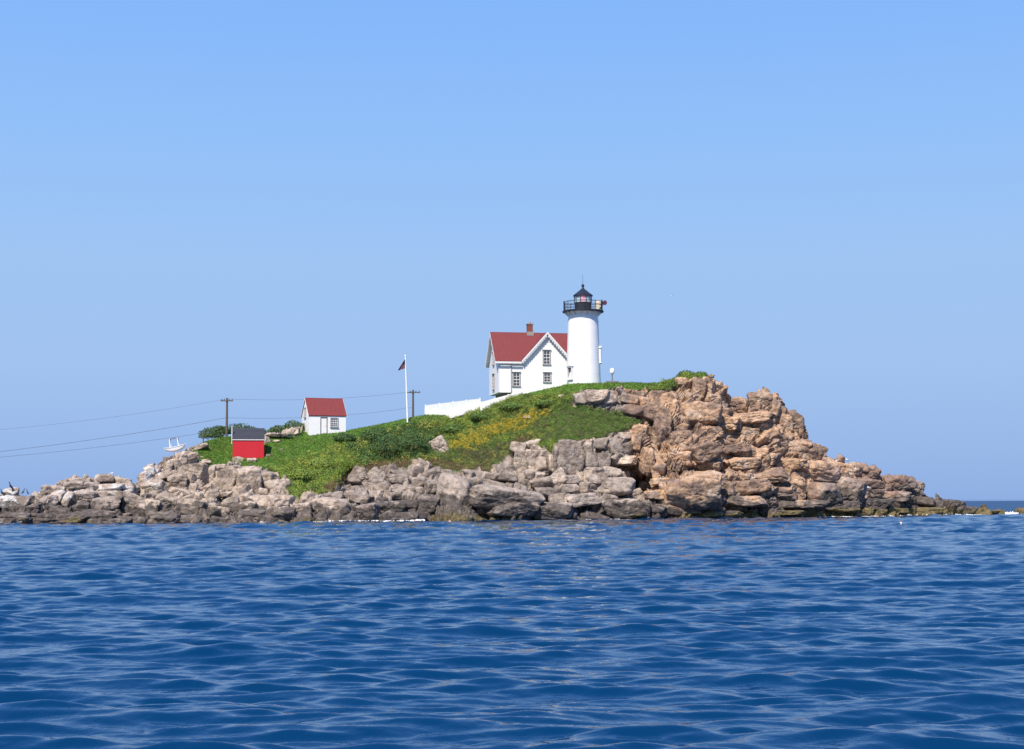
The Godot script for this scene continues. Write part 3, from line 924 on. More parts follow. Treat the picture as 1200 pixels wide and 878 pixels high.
func build_house() -> void:
	var t := thing("keepers_house", "white gabled keeper's house with red roof joined to the lighthouse", "house", at(584.2, 460, 197.0), 11.4)
	var L := 12.5
	var W := 6.5
	var E := 4.3
	var R := 7.62
	var M := 7.98         # main ridge
	# walls
	obj("wall", boxmesh(1.64, L, -2.2, E, -W, 0), mats.white, t)
	obj("wall", boxmesh(0, 1.64, 0, E, -W, 0.04), mats.white, t)
	var st := st_new()
	loft(st, [Vector3(0.0, E, 0), Vector3(0.0, E, -W), Vector3(0.0, M - 0.1, -W / 2)], [Vector3(L, E, 0), Vector3(L, E, -W), Vector3(L, M - 0.1, -W / 2)])
	obj("gable_wall", done(st), mats.white, t)
	obj("foundation", boxmesh(0.75, 1.7, -2.2, 0, -W + 0.7, -0.75), mats.stone, t)
	var gx0 := 3.35
	var gx1 := 9.35
	var gm := (gx0 + gx1) / 2
	var P := 0.3
	obj("wing_wall", wall_prism([[gx0, -2.2], [gx1, -2.2], [gx1, E], [gm, R - 0.12], [gx0, E]], -3.0, P), mats.white, t)
	obj("downspout", barmesh(Vector3(1.70, -0.2, 0.07), Vector3(1.70, E - 0.2, 0.07), 0.045), mats.casing, t)
	for x: float in [0.07, 1.55]:
		obj("corner_board", boxmesh(x - 0.07, x + 0.07, 0.02, E, 0.04, 0.065), mats.trim, t)
	# roofs
	var o := 0.5          # rake overhang
	var ez := 0.42        # eave overhang
	var slope := (M - E) / (W / 2)
	var ey := E - ez * slope
	var rf := obj("roof", slab(Vector3(-o, ey + 0.2, ez), Vector3(gx0 - 0.05, ey + 0.2, ez), Vector3(gx0 - 0.05, M + 0.2, -W / 2), Vector3(-o, M + 0.2, -W / 2), 0.14), mats.roof, t)
	obj("roof", slab(Vector3(gx0 - 0.05, E + 0.2, 0), Vector3(L, E + 0.2, 0), Vector3(L, M + 0.2, -W / 2), Vector3(gx0 - 0.05, M + 0.2, -W / 2), 0.14), mats.roof, t)
	obj("roof", slab(Vector3(-o, ey + 0.2, -W - ez), Vector3(L, ey + 0.2, -W - ez), Vector3(L, M + 0.2, -W / 2), Vector3(-o, M + 0.2, -W / 2), 0.14), mats.roof, t)
	obj("soffit", slab(Vector3(-o, ey - 0.04, ez), Vector3(0.1, ey - 0.04, ez), Vector3(0.1, M - 0.04, -W / 2), Vector3(-o, M - 0.04, -W / 2), 0.03), mats.trim, t)
	obj("soffit", slab(Vector3(-o, ey - 0.04, -W - ez), Vector3(0.1, ey - 0.04, -W - ez), Vector3(0.1, M - 0.04, -W / 2), Vector3(-o, M - 0.04, -W / 2), 0.03), mats.trim, t)
	for s: float in [-1.0, 1.0]:
		var half := (gx1 - gx0) / 2 + 0.4
		var gy := R + 0.24 - half * (R - E) / ((gx1 - gx0) / 2)
		obj("wing_roof", slab(Vector3(gm + s * half, gy, P + 0.45), Vector3(gm + s * half, gy, -3.0), Vector3(gm, R + 0.24, -3.2), Vector3(gm, R + 0.24, P + 0.45), 0.14), mats.roof, t)
		# barge board with its row of scallops
		var a := Vector3(gm + s * (half + 0.02), gy - 0.02, P + 0.47)
		var b := Vector3(gm, R + 0.25, P + 0.47)
		var bb := obj("barge_board", barge(a, b, 0.30, 0.06), mats.trim, t)
		var ss := st_new()
		for k in 13:
			var c := a.lerp(b, (k + 0.6) / 13.4) + Vector3(0, -0.42, -0.01)
			var q := []
			var q2 := []
			for e in [[-0.14, 0.2], [0.14, 0.2], [0.13, -0.02], [0.0, -0.15], [-0.13, -0.02]]:
				q.append(c + Vector3(e[0], e[1], -0.02))
				q2.append(c + Vector3(e[0], e[1], 0.02))
			loft(ss, q, q2)
		obj("scallop_trim", done(ss), mats.trim, bb)
		# same on the left gable end
		var la := Vector3(-o - 0.02, ey + 0.16, -W / 2 + s * (W / 2 + ez))
		var lb := Vector3(-o - 0.02, M + 0.2, -W / 2)
		var lbb := obj("barge_board", barge(la, lb, 0.30, 0.06, Vector3.RIGHT), mats.trim, t)
		ss = st_new()
		for k in 13:
			var c := la.lerp(lb, (k + 0.6) / 13.4) + Vector3(0.02, -0.42, 0)
			var q := []
			var q2 := []
			for e in [[-0.14, 0.2], [0.14, 0.2], [0.13, -0.02], [0.0, -0.15], [-0.13, -0.02]]:
				q.append(c + Vector3(-0.02, e[1], e[0]))
				q2.append(c + Vector3(0.02, e[1], e[0]))
			loft(ss, q, q2)
		obj("scallop_trim", done(ss), mats.trim, lbb)
	obj("gutter", boxmesh(-o + 0.02, gx0 - 0.4, ey - 0.1, ey + 0.14, ez, ez + 0.1), mats.trim, t)
	obj("frieze", boxmesh(0.02, gx0 - 0.02, E - 0.32, E - 0.02, 0.045, 0.075), mats.trim, t)
	# chimney: brick courses with recessed joints
	var ch := Node3D.new()
	ch.name = "chimney"
	t.add_child(ch, true)
	ch.position = Vector3(4.85, M - 0.35, -W / 2)
	obj("core", boxmesh(-0.33, 0.33, 0, 1.60, -0.33, 0.33), mats.mortar, ch)
	var bst := st_new()
	for k in 18:
		var y := k * 0.088
		for j in 3:
			var off := 0.0 if k % 2 == 0 else 0.12
			for f in 2:
				var x0 := -0.36 + j * 0.25 - off
				var x1 := minf(x0 + 0.24, 0.36)
				x0 = maxf(x0, -0.36)
				if f == 0:
					span(bst, x0, x1, y, y + 0.075, 0.30, 0.36)
					span(bst, x0, x1, y, y + 0.075, -0.36, -0.30)
				else:
					span(bst, 0.30, 0.361, y + 0.001, y + 0.074, maxf(x0, -0.299), minf(x1, 0.299))
					span(bst, -0.361, -0.30, y + 0.001, y + 0.074, maxf(x0, -0.299), minf(x1, 0.299))
	var br := obj("brick", done(bst), mats.brick, ch)
	br.set_meta("kind", "stuff")
	obj("cap", boxmesh(-0.44, 0.44, 1.60, 1.72, -0.44, 0.44), mats.mortar, ch)
	obj("flue", lathe([Vector2(0, 1.72), Vector2(0.18, 1.72), Vector2(0.15, 1.98), Vector2(0.0, 1.98)], 14), mats.mortar, ch)
	obj("flashing", boxmesh(-0.46, 0.46, 0.1, 0.62, -0.46, 0.46), mats.mortar, ch)
	# windows
	window(t, Vector3(2.36, 1.68, 0.0), 0, 0.85, 1.65, 2, 4)
	window(t, Vector3(gm - 0.05, 4.55, P), 0, 0.85, 1.7, 2, 4)
	window(t, Vector3(gm, 1.95, P), 0, 0.85, 1.1, 2, 3)
	window(t, Vector3(0.0, 1.55, -3.2), -90, 1.0, 1.9, 2, 4)
	window(t, Vector3(0.0, 4.6, -3.2), -90, 0.9, 1.5, 2, 4)

func barge(a: Vector3, b: Vector3, deep: float, thick: float, out := Vector3.BACK) -> ArrayMesh:
	var st := st_new()
	loft(st, [a, b, b - Vector3(0, deep, 0), a - Vector3(0, deep, 0)], [a + out * thick, b + out * thick, b - Vector3(0, deep, 0) + out * thick, a - Vector3(0, deep, 0) + out * thick])
	return done(st)

func build_lighthouse() -> void:
	var t := thing("lighthouse", "white conical lighthouse tower with black lantern room beside the red roofed house", "lighthouse", at(684, 451, 194.0) - Vector3(0, 0.4, 0), 0)
	var px := 1.0 / 9.28
	var H := 86.0 * px + 0.4          # deck height over the base
	var prof := [Vector2(0, 0)]
	# cast plates in courses: a thin flange between them
	var n := 5
	for k in n:
		var y0 := (H - 1.0) * k / n
		var y1 := (H - 1.0) * (k + 1) / n
		var r0 := lerpf(2.2, 1.9, y0 / H)
		var r1 := lerpf(2.2, 1.9, y1 / H)
		prof.append_array([Vector2(r0, y0), Vector2(r1, y1 - 0.04), Vector2(r1 + 0.007, y1 - 0.035), Vector2(r1 + 0.007, y1)])
	obj("tower", lathe(prof + [Vector2(1.88, H - 0.99), Vector2(1.88, H - 0.5), Vector2(1.92, H - 0.34), Vector2(2.0, H - 0.2), Vector2(2.1, H - 0.1), Vector2(2.12, H - 0.06), Vector2(0, H - 0.06)], 72, false), mats.white, t)
	obj("gallery_deck", lathe([Vector2(0, H - 0.06), Vector2(2.6, H - 0.06), Vector2(2.63, H), Vector2(2.63, H + 0.12), Vector2(2.55, H + 0.14), Vector2(0, H + 0.14)], 40, false), mats.black, t)
	for k in 16:
		var w := TAU * (k + 0.5) / 16
		var st := st_new()
		var d := Vector3(sin(w), 0, cos(w))
		var s := Vector3(cos(w), 0, -sin(w)) * 0.03
		loft(st, [d * 1.9 + Vector3(0, H - 0.6, 0) - s, d * 2.45 + Vector3(0, H - 0.07, 0) - s, d * 1.9 + Vector3(0, H - 0.07, 0) - s], [d * 1.9 + Vector3(0, H - 0.6, 0) + s, d * 2.45 + Vector3(0, H - 0.07, 0) + s, d * 1.9 + Vector3(0, H - 0.07, 0) + s])
		obj("bracket", done(st), mats.trim, t)
	# railing
	for k in 12:
		var w := TAU * (k + 0.25) / 12
		var d := Vector3(sin(w), 0, cos(w)) * 2.48
		obj("railing_post", barmesh(d + Vector3(0, H + 0.12, 0), d + Vector3(0, H + 1.3, 0), 0.045), mats.black, t)
	for y: float in [0.45, 0.85, 1.25]:
		var st := st_new()
		for k in 36:
			var w0 := TAU * k / 36
			var w1 := TAU * (k + 1) / 36
			bar(st, Vector3(sin(w0), 0, cos(w0)) * 2.48 + Vector3(0, H + y, 0), Vector3(sin(w1), 0, cos(w1)) * 2.48 + Vector3(0, H + y, 0), 0.024 if y < 1.2 else 0.04, -1, 5)
		obj("rail", done(st), mats.black, t)
	var bal := st_new()
	for k in 72:
		var w := TAU * (k + 0.5) / 72
		var d := Vector3(sin(w), 0, cos(w)) * 2.48
		bar(bal, d + Vector3(0, H + 0.14, 0), d + Vector3(0, H + 1.24, 0), 0.014, -1, 4)
	obj("baluster", done(bal), mats.black, t).set_meta("kind", "stuff")
	# lantern
	var R := 1.12
	var y0 := H + 0.14
	obj("lantern_drum", lathe([Vector2(R, y0), Vector2(R, y0 + 0.95), Vector2(R + 0.05, y0 + 0.97), Vector2(R + 0.05, y0 + 1.05), Vector2(0, y0 + 1.05)], 10, false), mats.black, t)
	var y1 := y0 + 1.05
	var y2 := y1 + 0.85
	for k in 10:
		var w := TAU * (k + 0.5) / 10
		var d := Vector3(sin(w), 0, cos(w)) * (R - 0.02)
		var w2 := TAU * (k + 1.5) / 10
		var d2 := Vector3(sin(w2), 0, cos(w2)) * (R - 0.02)
		obj("mullion", barmesh(d + Vector3(0, y1, 0), d + Vector3(0, y2, 0), 0.045), mats.black, t)
		var st := st_new()
		var q := (d + d2) * 0.5
		var ins := q.normalized() * 0.012
		loft(st, [d * 0.985 + Vector3(0, y1, 0), d2 * 0.985 + Vector3(0, y1, 0), d2 * 0.985 + Vector3(0, y2, 0), d * 0.985 + Vector3(0, y2, 0)], [d * 0.985 - ins + Vector3(0, y1, 0), d2 * 0.985 - ins + Vector3(0, y1, 0), d2 * 0.985 - ins + Vector3(0, y2, 0), d * 0.985 - ins + Vector3(0, y2, 0)])
		obj("lantern_pane", done(st), mats.pane, t)
	var lamp_red := mat(lin(0.6, 0.03, 0.06), 0.3)
	lamp_red.emission_enabled = true
	lamp_red.emission = lin(0.9, 0.03, 0.08)
	lamp_red.emission_energy_multiplier = 0.6
	var lens := obj("lantern_lens", lathe([Vector2(0, y1), Vector2(0.22, y1), Vector2(0.32, y1 + 0.15), Vector2(0.36, y1 + 0.42), Vector2(0.32, y1 + 0.7), Vector2(0.18, y1 + 0.84), Vector2(0, y1 + 0.84)], 20), lamp_red, t)
	lens.set_meta("label", "red lens inside the lantern room")
	obj("lantern_roof", lathe([Vector2(0, y2), Vector2(R + 0.18, y2), Vector2(R + 0.18, y2 + 0.08), Vector2(0.75, y2 + 0.5), Vector2(0.3, y2 + 0.86), Vector2(0.2, y2 + 0.98), Vector2(0.13, y2 + 1.1), Vector2(0.12, y2 + 1.22)], 10, false), mats.black, t)
	var vb := st_new(true)
	ball(Vector3(0, y2 + 1.36, 0), Vector3.ONE * 0.2, vb, 14, 9)
	obj("vent_ball", done(vb), mats.black, t)
	obj("lightning_rod", barmesh(Vector3(0, y2 + 1.5, 0), Vector3(0, y2 + 2.85, 0), 0.025, 0.012, 6), mats.black, t)
	# fog signal on the gallery
	var fs := Vector3(1.95, H + 0.14, 0.5)
	obj("fog_signal", lathe([Vector2(0, 0), Vector2(0.42, 0), Vector2(0.45, 0.1), Vector2(0.45, 0.55), Vector2(0.4, 0.6), Vector2(0.45, 0.66), Vector2(0.45, 1.0), Vector2(0.36, 1.2), Vector2(0.2, 1.28), Vector2(0, 1.3)], 18), mat(lin(0.62, 0.55, 0.42), 0.6), t).position = fs
	var ds := obj("signal_disc", lathe([Vector2(0, -0.04), Vector2(0.3, -0.04), Vector2(0.3, 0.04), Vector2(0.0, 0.04)], 18, false), mat(lin(0.09, 0.02, 0.04), 0.5), t)
	ds.position = Vector3(2.75, H + 1.15, 0.3)
	ds.rotation_degrees = Vector3(90, 0, 25)
	obj("disc_arm", barmesh(Vector3(2.42, H + 0.75, 0.3), Vector3(2.72, H + 1.12, 0.28), 0.035), mats.black, t)
	obj("mast", barmesh(Vector3(2.36, H + 0.1, 0.62), Vector3(2.36, H + 1.5, 0.62), 0.09), mats.black, t)
	obj("mast", barmesh(Vector3(-2.42, H + 0.1, 0.5), Vector3(-2.42, H + 1.35, 0.5), 0.08), mats.black, t)
	# pedimented windows of the tower
	for q in [[84.0, 3.65, 1.7], [-54.0, 1.35, 1.45]]:
		var wn := Node3D.new()
		wn.name = "tower_window"
		t.add_child(wn, true)
		var a: float = deg_to_rad(q[0])
		var rr: float = lerpf(2.2, 1.9, q[1] / H) - 0.15
		wn.position = Vector3(sin(a) * rr, q[1] + 0.4, cos(a) * rr)
		wn.rotation_degrees.y = q[0]
		var hh: float = q[2]
		var st := st_new()
		span(st, -0.5, -0.36, -hh / 2, hh / 2, 0, 0.3)
		span(st, 0.36, 0.5, -hh / 2, hh / 2, 0, 0.3)
		span(st, -0.5, 0.5, hh / 2, hh / 2 + 0.14, 0, 0.3)
		obj("frame", done(st), mats.trim, wn)
		obj("sill", boxmesh(-0.58, 0.58, -hh / 2 - 0.12, -hh / 2, 0, 0.36), mats.trim, wn)
		obj("pediment", wall_prism([[-0.62, hh / 2 + 0.14], [0.62, hh / 2 + 0.14], [0.55, hh / 2 + 0.22], [0, hh / 2 + 0.42], [-0.55, hh / 2 + 0.22]], 0, 0.38), mats.trim, wn)
		obj("pane", boxmesh(-0.36, 0.36, -hh / 2, -0.02, 0.1, 0.13), mats.glass, wn)
		obj("pane", boxmesh(-0.36, 0.36, 0.02, hh / 2, 0.1, 0.13), mats.glass, wn)
		obj("sash", boxmesh(-0.36, 0.36, -0.02, 0.02, 0.1, 0.16), mats.trim, wn)

func build_sheds() -> void:
	# white shed
	var t := thing("white_shed", "small white shed with steep red roof, door and one window", "shed", at(362.0, 507.6, 190.0) - Vector3(0, 0.05, 0), 22.5)
	var L := 4.72
	var W := 3.5
	var E := 2.3
	var R := 4.45
	# front wall in pieces round the door opening
	var st := st_new()
	span(st, 0, 1.48, -0.6, E, -0.15, 0)
	span(st, 2.3, L, -0.6, E, -0.15, 0)
	span(st, 1.48, 2.3, 2.0, E, -0.15, 0)
	obj("front_wall", done(st), mats.white, t)
	st = st_new()
	loft(st, [Vector3(0, -0.8, -0.15), Vector3(0, E, -0.15), Vector3(0, R - 0.08, -W / 2), Vector3(0, E, -W), Vector3(0, -0.8, -W)], [Vector3(0.15, -0.8, -0.15), Vector3(0.15, E, -0.15), Vector3(0.15, R - 0.08, -W / 2), Vector3(0.15, E, -W), Vector3(0.15, -0.8, -W)])
	obj("gable_wall", done(st), mats.white, t)
	st = st_new()
	loft(st, [Vector3(L, -0.8, -0.15), Vector3(L, E, -0.15), Vector3(L, R - 0.08, -W / 2), Vector3(L, E, -W), Vector3(L, -0.8, -W)], [Vector3(L - 0.15, -0.8, -0.15), Vector3(L - 0.15, E, -0.15), Vector3(L - 0.15, R - 0.08, -W / 2), Vector3(L - 0.15, E, -W), Vector3(L - 0.15, -0.8, -W)])
	obj("gable_wall", done(st), mats.white, t)
	obj("back_wall", boxmesh(0.15, L - 0.15, -0.8, E, -W, -W + 0.15), mats.white, t)
	obj("floor", boxmesh(0.15, L - 0.15, -0.3, -0.02, -W + 0.15, -0.15), mats.wood, t)
	var sl := (R - E) / (W / 2)
	for s: float in [1.0, -1.0]:
		var z := -W / 2 + s * (W / 2 + 0.12)
		obj("roof", slab(Vector3(-0.1, E - 0.12 * sl + 0.1, z), Vector3(L + 0.1, E - 0.12 * sl + 0.1, z), Vector3(L + 0.1, R + 0.1, -W / 2), Vector3(-0.1, R + 0.1, -W / 2), 0.1), mats.shed_roof, t)
		for x: float in [-0.13, L + 0.09]:
			obj("barge_board", barge(Vector3(x, E - 0.12 * sl + 0.06, z), Vector3(x, R + 0.07, -W / 2), 0.16, 0.04, Vector3.RIGHT), mats.trim, t)
	var dr := obj("door", boxmesh(1.53, 2.25, 0.0, 1.96, -0.12, -0.07), mats.white, t)
	var kn := st_new(true)
	ball(Vector3(2.17, 0.95, -0.04), Vector3.ONE * 0.035, kn, 8, 6)
	obj("handle", done(kn), mats.black, dr)
	st = st_new()
	span(st, 1.42, 1.50, 0, 2.05, 0.0, 0.035)
	span(st, 2.28, 2.36, 0, 2.05, 0.0, 0.035)
	span(st, 1.42, 2.36, 2.05, 2.12, 0.0, 0.04)
	obj("door_frame", done(st), mats.casing, t)
	window(t, Vector3(3.22, 1.38, 0.0), 0, 0.78, 1.05, 3, 4, false)
	window(t, Vector3(0.0, 2.65, -W / 2), -90, 0.6, 1.1, 2, 2, false)
	# red shed
	t = thing("red_shed", "low red shed with grey shingle roof on the lawn", "shed", at(272.6, 536.3, 180.6), 10.0)
	L = 3.62
	obj("wall", boxmesh(0, L, -0.5, 2.14, -3.0, 0), mats.red, t)
	st = st_new()
	loft(st, [Vector3(0, 2.14, 0), Vector3(0, 2.14, -3.0), Vector3(0, 3.42, -1.5)], [Vector3(L, 2.14, 0), Vector3(L, 2.14, -3.0), Vector3(L, 3.42, -1.5)])
	obj("gable_wall", done(st), mats.red, t)
	for s: float in [1.0, -1.0]:
		var z: float = -1.5 + s * 1.62
		obj("roof", slab(Vector3(-0.06, 2.17, z), Vector3(L + 0.06, 2.17, z), Vector3(L + 0.06, 3.54, -1.5), Vector3(-0.06, 3.54, -1.5), 0.08), mats.slate, t)
	obj("fascia", boxmesh(-0.05, L + 0.05, 2.04, 2.13, 0.06, 0.1), mats.trim, t)
	for k in 9:                        # courses of shingle on the front slope
		var f := k / 9.0
		obj("shingle_row", slab(Vector3(-0.07, 2.2 + 1.37 * f, 0.135 - 1.62 * f), Vector3(L + 0.07, 2.2 + 1.37 * f, 0.135 - 1.62 * f), Vector3(L + 0.07, 2.2 + 1.37 * (f + 0.1) - 0.02, 0.135 - 1.62 * (f + 0.1)), Vector3(-0.07, 2.2 + 1.37 * (f + 0.1) - 0.02, 0.135 - 1.62 * (f + 0.1)), 0.02), mats.slate, t)
	obj("vent_pipe", barmesh(Vector3(-0.12, 1.6, -0.3), Vector3(-0.12, 3.75, -0.3), 0.05), mats.trim, t)

func picket_fence(label: String, a: Vector3, b: Vector3, tall: float) -> void:
	var t := thing("picket_fence", label, "fence", a, 0, "white picket fences by the house")
	var run := b - a
	var n := maxi(2, int(run.length() / 1.8) + 1)
	var flat := Vector3(run.x, 0, run.z).normalized()
	var side := flat.cross(Vector3.UP)
	var yaw := Basis(flat, Vector3.UP, -side)
	for k in n:
		var p := run * (float(k) / (n - 1))
		var st := st_new()
		box(st, p + Vector3(0, tall * 0.5 - 0.3, 0), Vector3(0.13, tall + 0.75, 0.13), yaw)
		obj("post", done(st), mats.white, t)
	for y: float in [0.25, tall - 0.2]:
		var st := st_new()
		loft(st, [side * 0.03 + Vector3(0, y, 0), side * 0.07 + Vector3(0, y, 0), side * 0.07 + Vector3(0, y + 0.1, 0), side * 0.03 + Vector3(0, y + 0.1, 0)], [run + side * 0.03 + Vector3(0, y, 0), run + side * 0.07 + Vector3(0, y, 0), run + side * 0.07 + Vector3(0, y + 0.1, 0), run + side * 0.03 + Vector3(0, y + 0.1, 0)])
		obj("rail", done(st), mats.white, t)
	var st := st_new()
	var m := int(run.length() / 0.105)
	for k in m:
		var p := run * ((k + 0.5) / m) + side * 0.1
		box(st, p + Vector3(0, tall * 0.5 - 0.12, 0), Vector3(0.085, tall + 0.2, 0.025), yaw)
	obj("picket", done(st), mats.white, t).set_meta("kind", "stuff")

func wire(label: String, a: Vector3, b: Vector3, sag: float, r := 0.022) -> void:
	var st := st_new(true)
	var n := 18
	var last := a
	for k in range(1, n + 1):
		var f := float(k) / n
		var p := a.lerp(b, f) - Vector3(0, sag * 4.0 * f * (1.0 - f), 0)
		bar(st, last, p, r, -1, 5)
		last = p
	var o := obj(numbered("power_line"), done(st), mats.wire, self)
	tag(o, label, "power line", "overhead lines")

func build_poles() -> void:
	for q in [[265.5, 514.0, 466.5, 187.0, 0.75, "weathered utility pole with crossarm behind the red shed"], [484.0, 491.0, 457.0, 203.0, 0.95, "utility pole with crossarm behind the flagpole"]]:
		var foot := at(q[0], q[1], q[3])
		var tall: float = at(q[0], q[2], q[3]).y - foot.y
		var t := thing("utility_pole", q[5], "pole", foot, 0, "utility poles on the ridge")
		obj("pole", barmesh(Vector3(0, -1.5, 0), Vector3(0, tall, 0), 0.17, 0.12, 10), mats.wood, t)
		var h: float = q[4]
		obj("crossarm", boxmesh(-h, h, tall - 0.42, tall - 0.28, 0.1, 0.22), mats.wood, t)
		for x: float in [-h + 0.1, -h * 0.4, h * 0.4, h - 0.1]:
			obj("insulator", lathe([Vector2(0.03, tall - 0.28), Vector2(0.06, tall - 0.2), Vector2(0.05, tall - 0.1), Vector2(0, tall - 0.08)], 8).duplicate(), mats.stone, t).position = Vector3(x, 0, 0.16)
	wire("upper power line sagging between the two utility poles", at(265.5, 467.6, 186.9), at(484, 459.0, 202.9), 0.5, 0.014)
	wire("lower power line sagging between the two utility poles", at(265.5, 489.6, 186.9), at(484, 477.5, 202.9), 0.55, 0.015)
	wire("upper power line running from the pole behind red shed over the water", at(265.5, 467.6, 186.9), at(-70, 509, 176), 0.5, 0.011)
	wire("middle power line running from the pole behind red shed over the water", at(265.5, 489.6, 186.9), at(-70, 537, 174), 0.35, 0.02)
	wire("cable that carries the white cable car to the mainland", at(238, 507.5, 181), at(-70, 541.5, 170), 0.3, 0.016)
	# landing post of the cable
	var t := thing("cable_post", "thin wooden landing post at the upper end of the cable", "post", at(238, 522, 181))
	obj("post", barmesh(Vector3(0, -1.0, 0), Vector3(0, 1.7, 0), 0.07, 0.06), mats.wood, t)
	obj("pulley_block", boxmesh(-0.1, 0.1, 1.35, 1.62, -0.09, 0.09), mats.wood, t)
	# flagpole and flag
	t = thing("flagpole", "tall white flagpole leaning slightly on the lawn ridge", "flagpole", at(477.6, 492, 196))
	obj("pole", barmesh(Vector3(0, -0.5, 0), at(474.9, 417.5, 196) - t.position, 0.11, 0.065, 12), mats.white, t)
	var st := st_new(true)
	var top := at(474.9, 416.9, 196) - t.position
	ball(top, Vector3.ONE * 0.11, st, 10, 7)
	obj("finial", done(st), mats.white, t)
	var f := thing("flag", "limp dark red and blue flag hanging on the flagpole", "flag", at(474.6, 421, 195.93))
	var nx := 14
	var ny := 16
	var grid := []
	for j in ny + 1:
		var row := []
		for i in nx + 1:
			var u := float(i) / nx
			var v := float(j) / ny
			var drop := 1.2 * v + u * 0.28
			var x := -u * (0.2 + 0.72 * v)
			row.append(Vector3(x, -drop, sin(u * 13.0 + v * 1.2) * 0.11 * (0.3 + u) + 0.02))
		grid.append(row)
	# canton, red stripes and pale stripes
	var canton := st_new(true)
	var red := st_new(true)
	var pale := st_new(true)
	for j in ny:
		for i in nx:
			var s := canton if i < 6 and j < 8 else (red if j % 2 == 0 else pale)
			quad(s, grid[j][i], grid[j][i + 1], grid[j + 1][i + 1], grid[j + 1][i])
	obj("canton", done(canton), mat(lin(0.02, 0.02, 0.06), 0.8), f)
	obj("stripe", done(red), mat(lin(0.15, 0.02, 0.04), 0.8), f).set_meta("kind", "stuff")
	obj("stripe", done(pale), mat(lin(0.2, 0.13, 0.17), 0.8), f).set_meta("kind", "stuff")
	# cable car
	t = thing("cable_car", "white boat shaped cable car hanging from the cable above the rocks", "cable car", at(206, 529.6, 177.5), 0)
	var s := 177.5 / F
	t.rotation_degrees.z = 11.0
	st = st_new()
	var secs := []
	for k in 13:
		var u := k / 12.0 * 2.0 - 1.0
		var half := 0.52 * sqrt(maxf(0.02, 1.0 - pow(absf(u), 2.6)))
		var keel := 0.05 + 0.42 * pow(absf(u), 2.4)
		var rim := 0.55 + 0.12 * u * u
		var x := u * 1.28
		secs.append([Vector3(x, rim, -half), Vector3(x, keel + 0.12, -half * 0.82), Vector3(x, keel, -half * 0.4), Vector3(x, keel, half * 0.4), Vector3(x, keel + 0.12, half * 0.82), Vector3(x, rim, half)])
	for k in 12:
		for e in 5:
			quad(st, secs[k][e], secs[k + 1][e], secs[k + 1][e + 1], secs[k][e + 1])
			quad(st, secs[k][e] * Vector3(0.97, 1, 0.92) + Vector3(0, 0.03, 0), secs[k][e + 1] * Vector3(0.97, 1, 0.92) + Vector3(0, 0.03, 0), secs[k + 1][e + 1] * Vector3(0.97, 1, 0.92) + Vector3(0, 0.03, 0), secs[k + 1][e] * Vector3(0.97, 1, 0.92) + Vector3(0, 0.03, 0))
	obj("hull", done(st), mats.white, t)
	st = st_new()
	for k in 12:
		for e in [0, 5]: bar(st, secs[k][e], secs[k + 1][e], 0.035, -1, 5)
	obj("gunwale", done(st), mats.white, t)
	for x: float in [-0.5, 0.5]:
		for z: float in [-0.4, 0.4]:
			obj("upright", barmesh(Vector3(x, 0.45, z), Vector3(x * 0.92, 1.58, z * 0.35), 0.045), mats.white, t)
		obj("pulley", lathe([Vector2(0, -0.05), Vector2(0.12, -0.05), Vector2(0.09, 0), Vector2(0.12, 0.05), Vector2(0, 0.05)], 14, false), mats.wood, t).transform = Transform3D(Basis(Vector3.RIGHT, PI / 2), Vector3(x * 0.92, 1.5, 0))
	obj("top_bar", barmesh(Vector3(-0.46, 1.56, 0), Vector3(0.46, 1.56, 0), 0.04), mats.wood, t)
	obj("bench", boxmesh(-0.15, 0.15, 0.34, 0.38, -0.4, 0.4), mats.white, t)
	# instrument post beside the tower
	t = thing("instrument_post", "white domed instrument on a short post right of the tower", "instrument", at(717.5, 449, 192.3))
	obj("pad", boxmesh(-0.8, 0.8, -0.5, 0.22, -0.5, 0.5), mats.stone, t)
	obj("post", barmesh(Vector3(0, 0.3, 0), Vector3(0, 1.2, 0), 0.09, 0.07), mats.stone, t)
	obj("dome", lathe([Vector2(0, 1.1), Vector2(0.18, 1.12), Vector2(0.28, 1.3), Vector2(0.28, 1.6), Vector2(0.2, 1.82), Vector2(0, 1.9)], 16), mats.white, t)

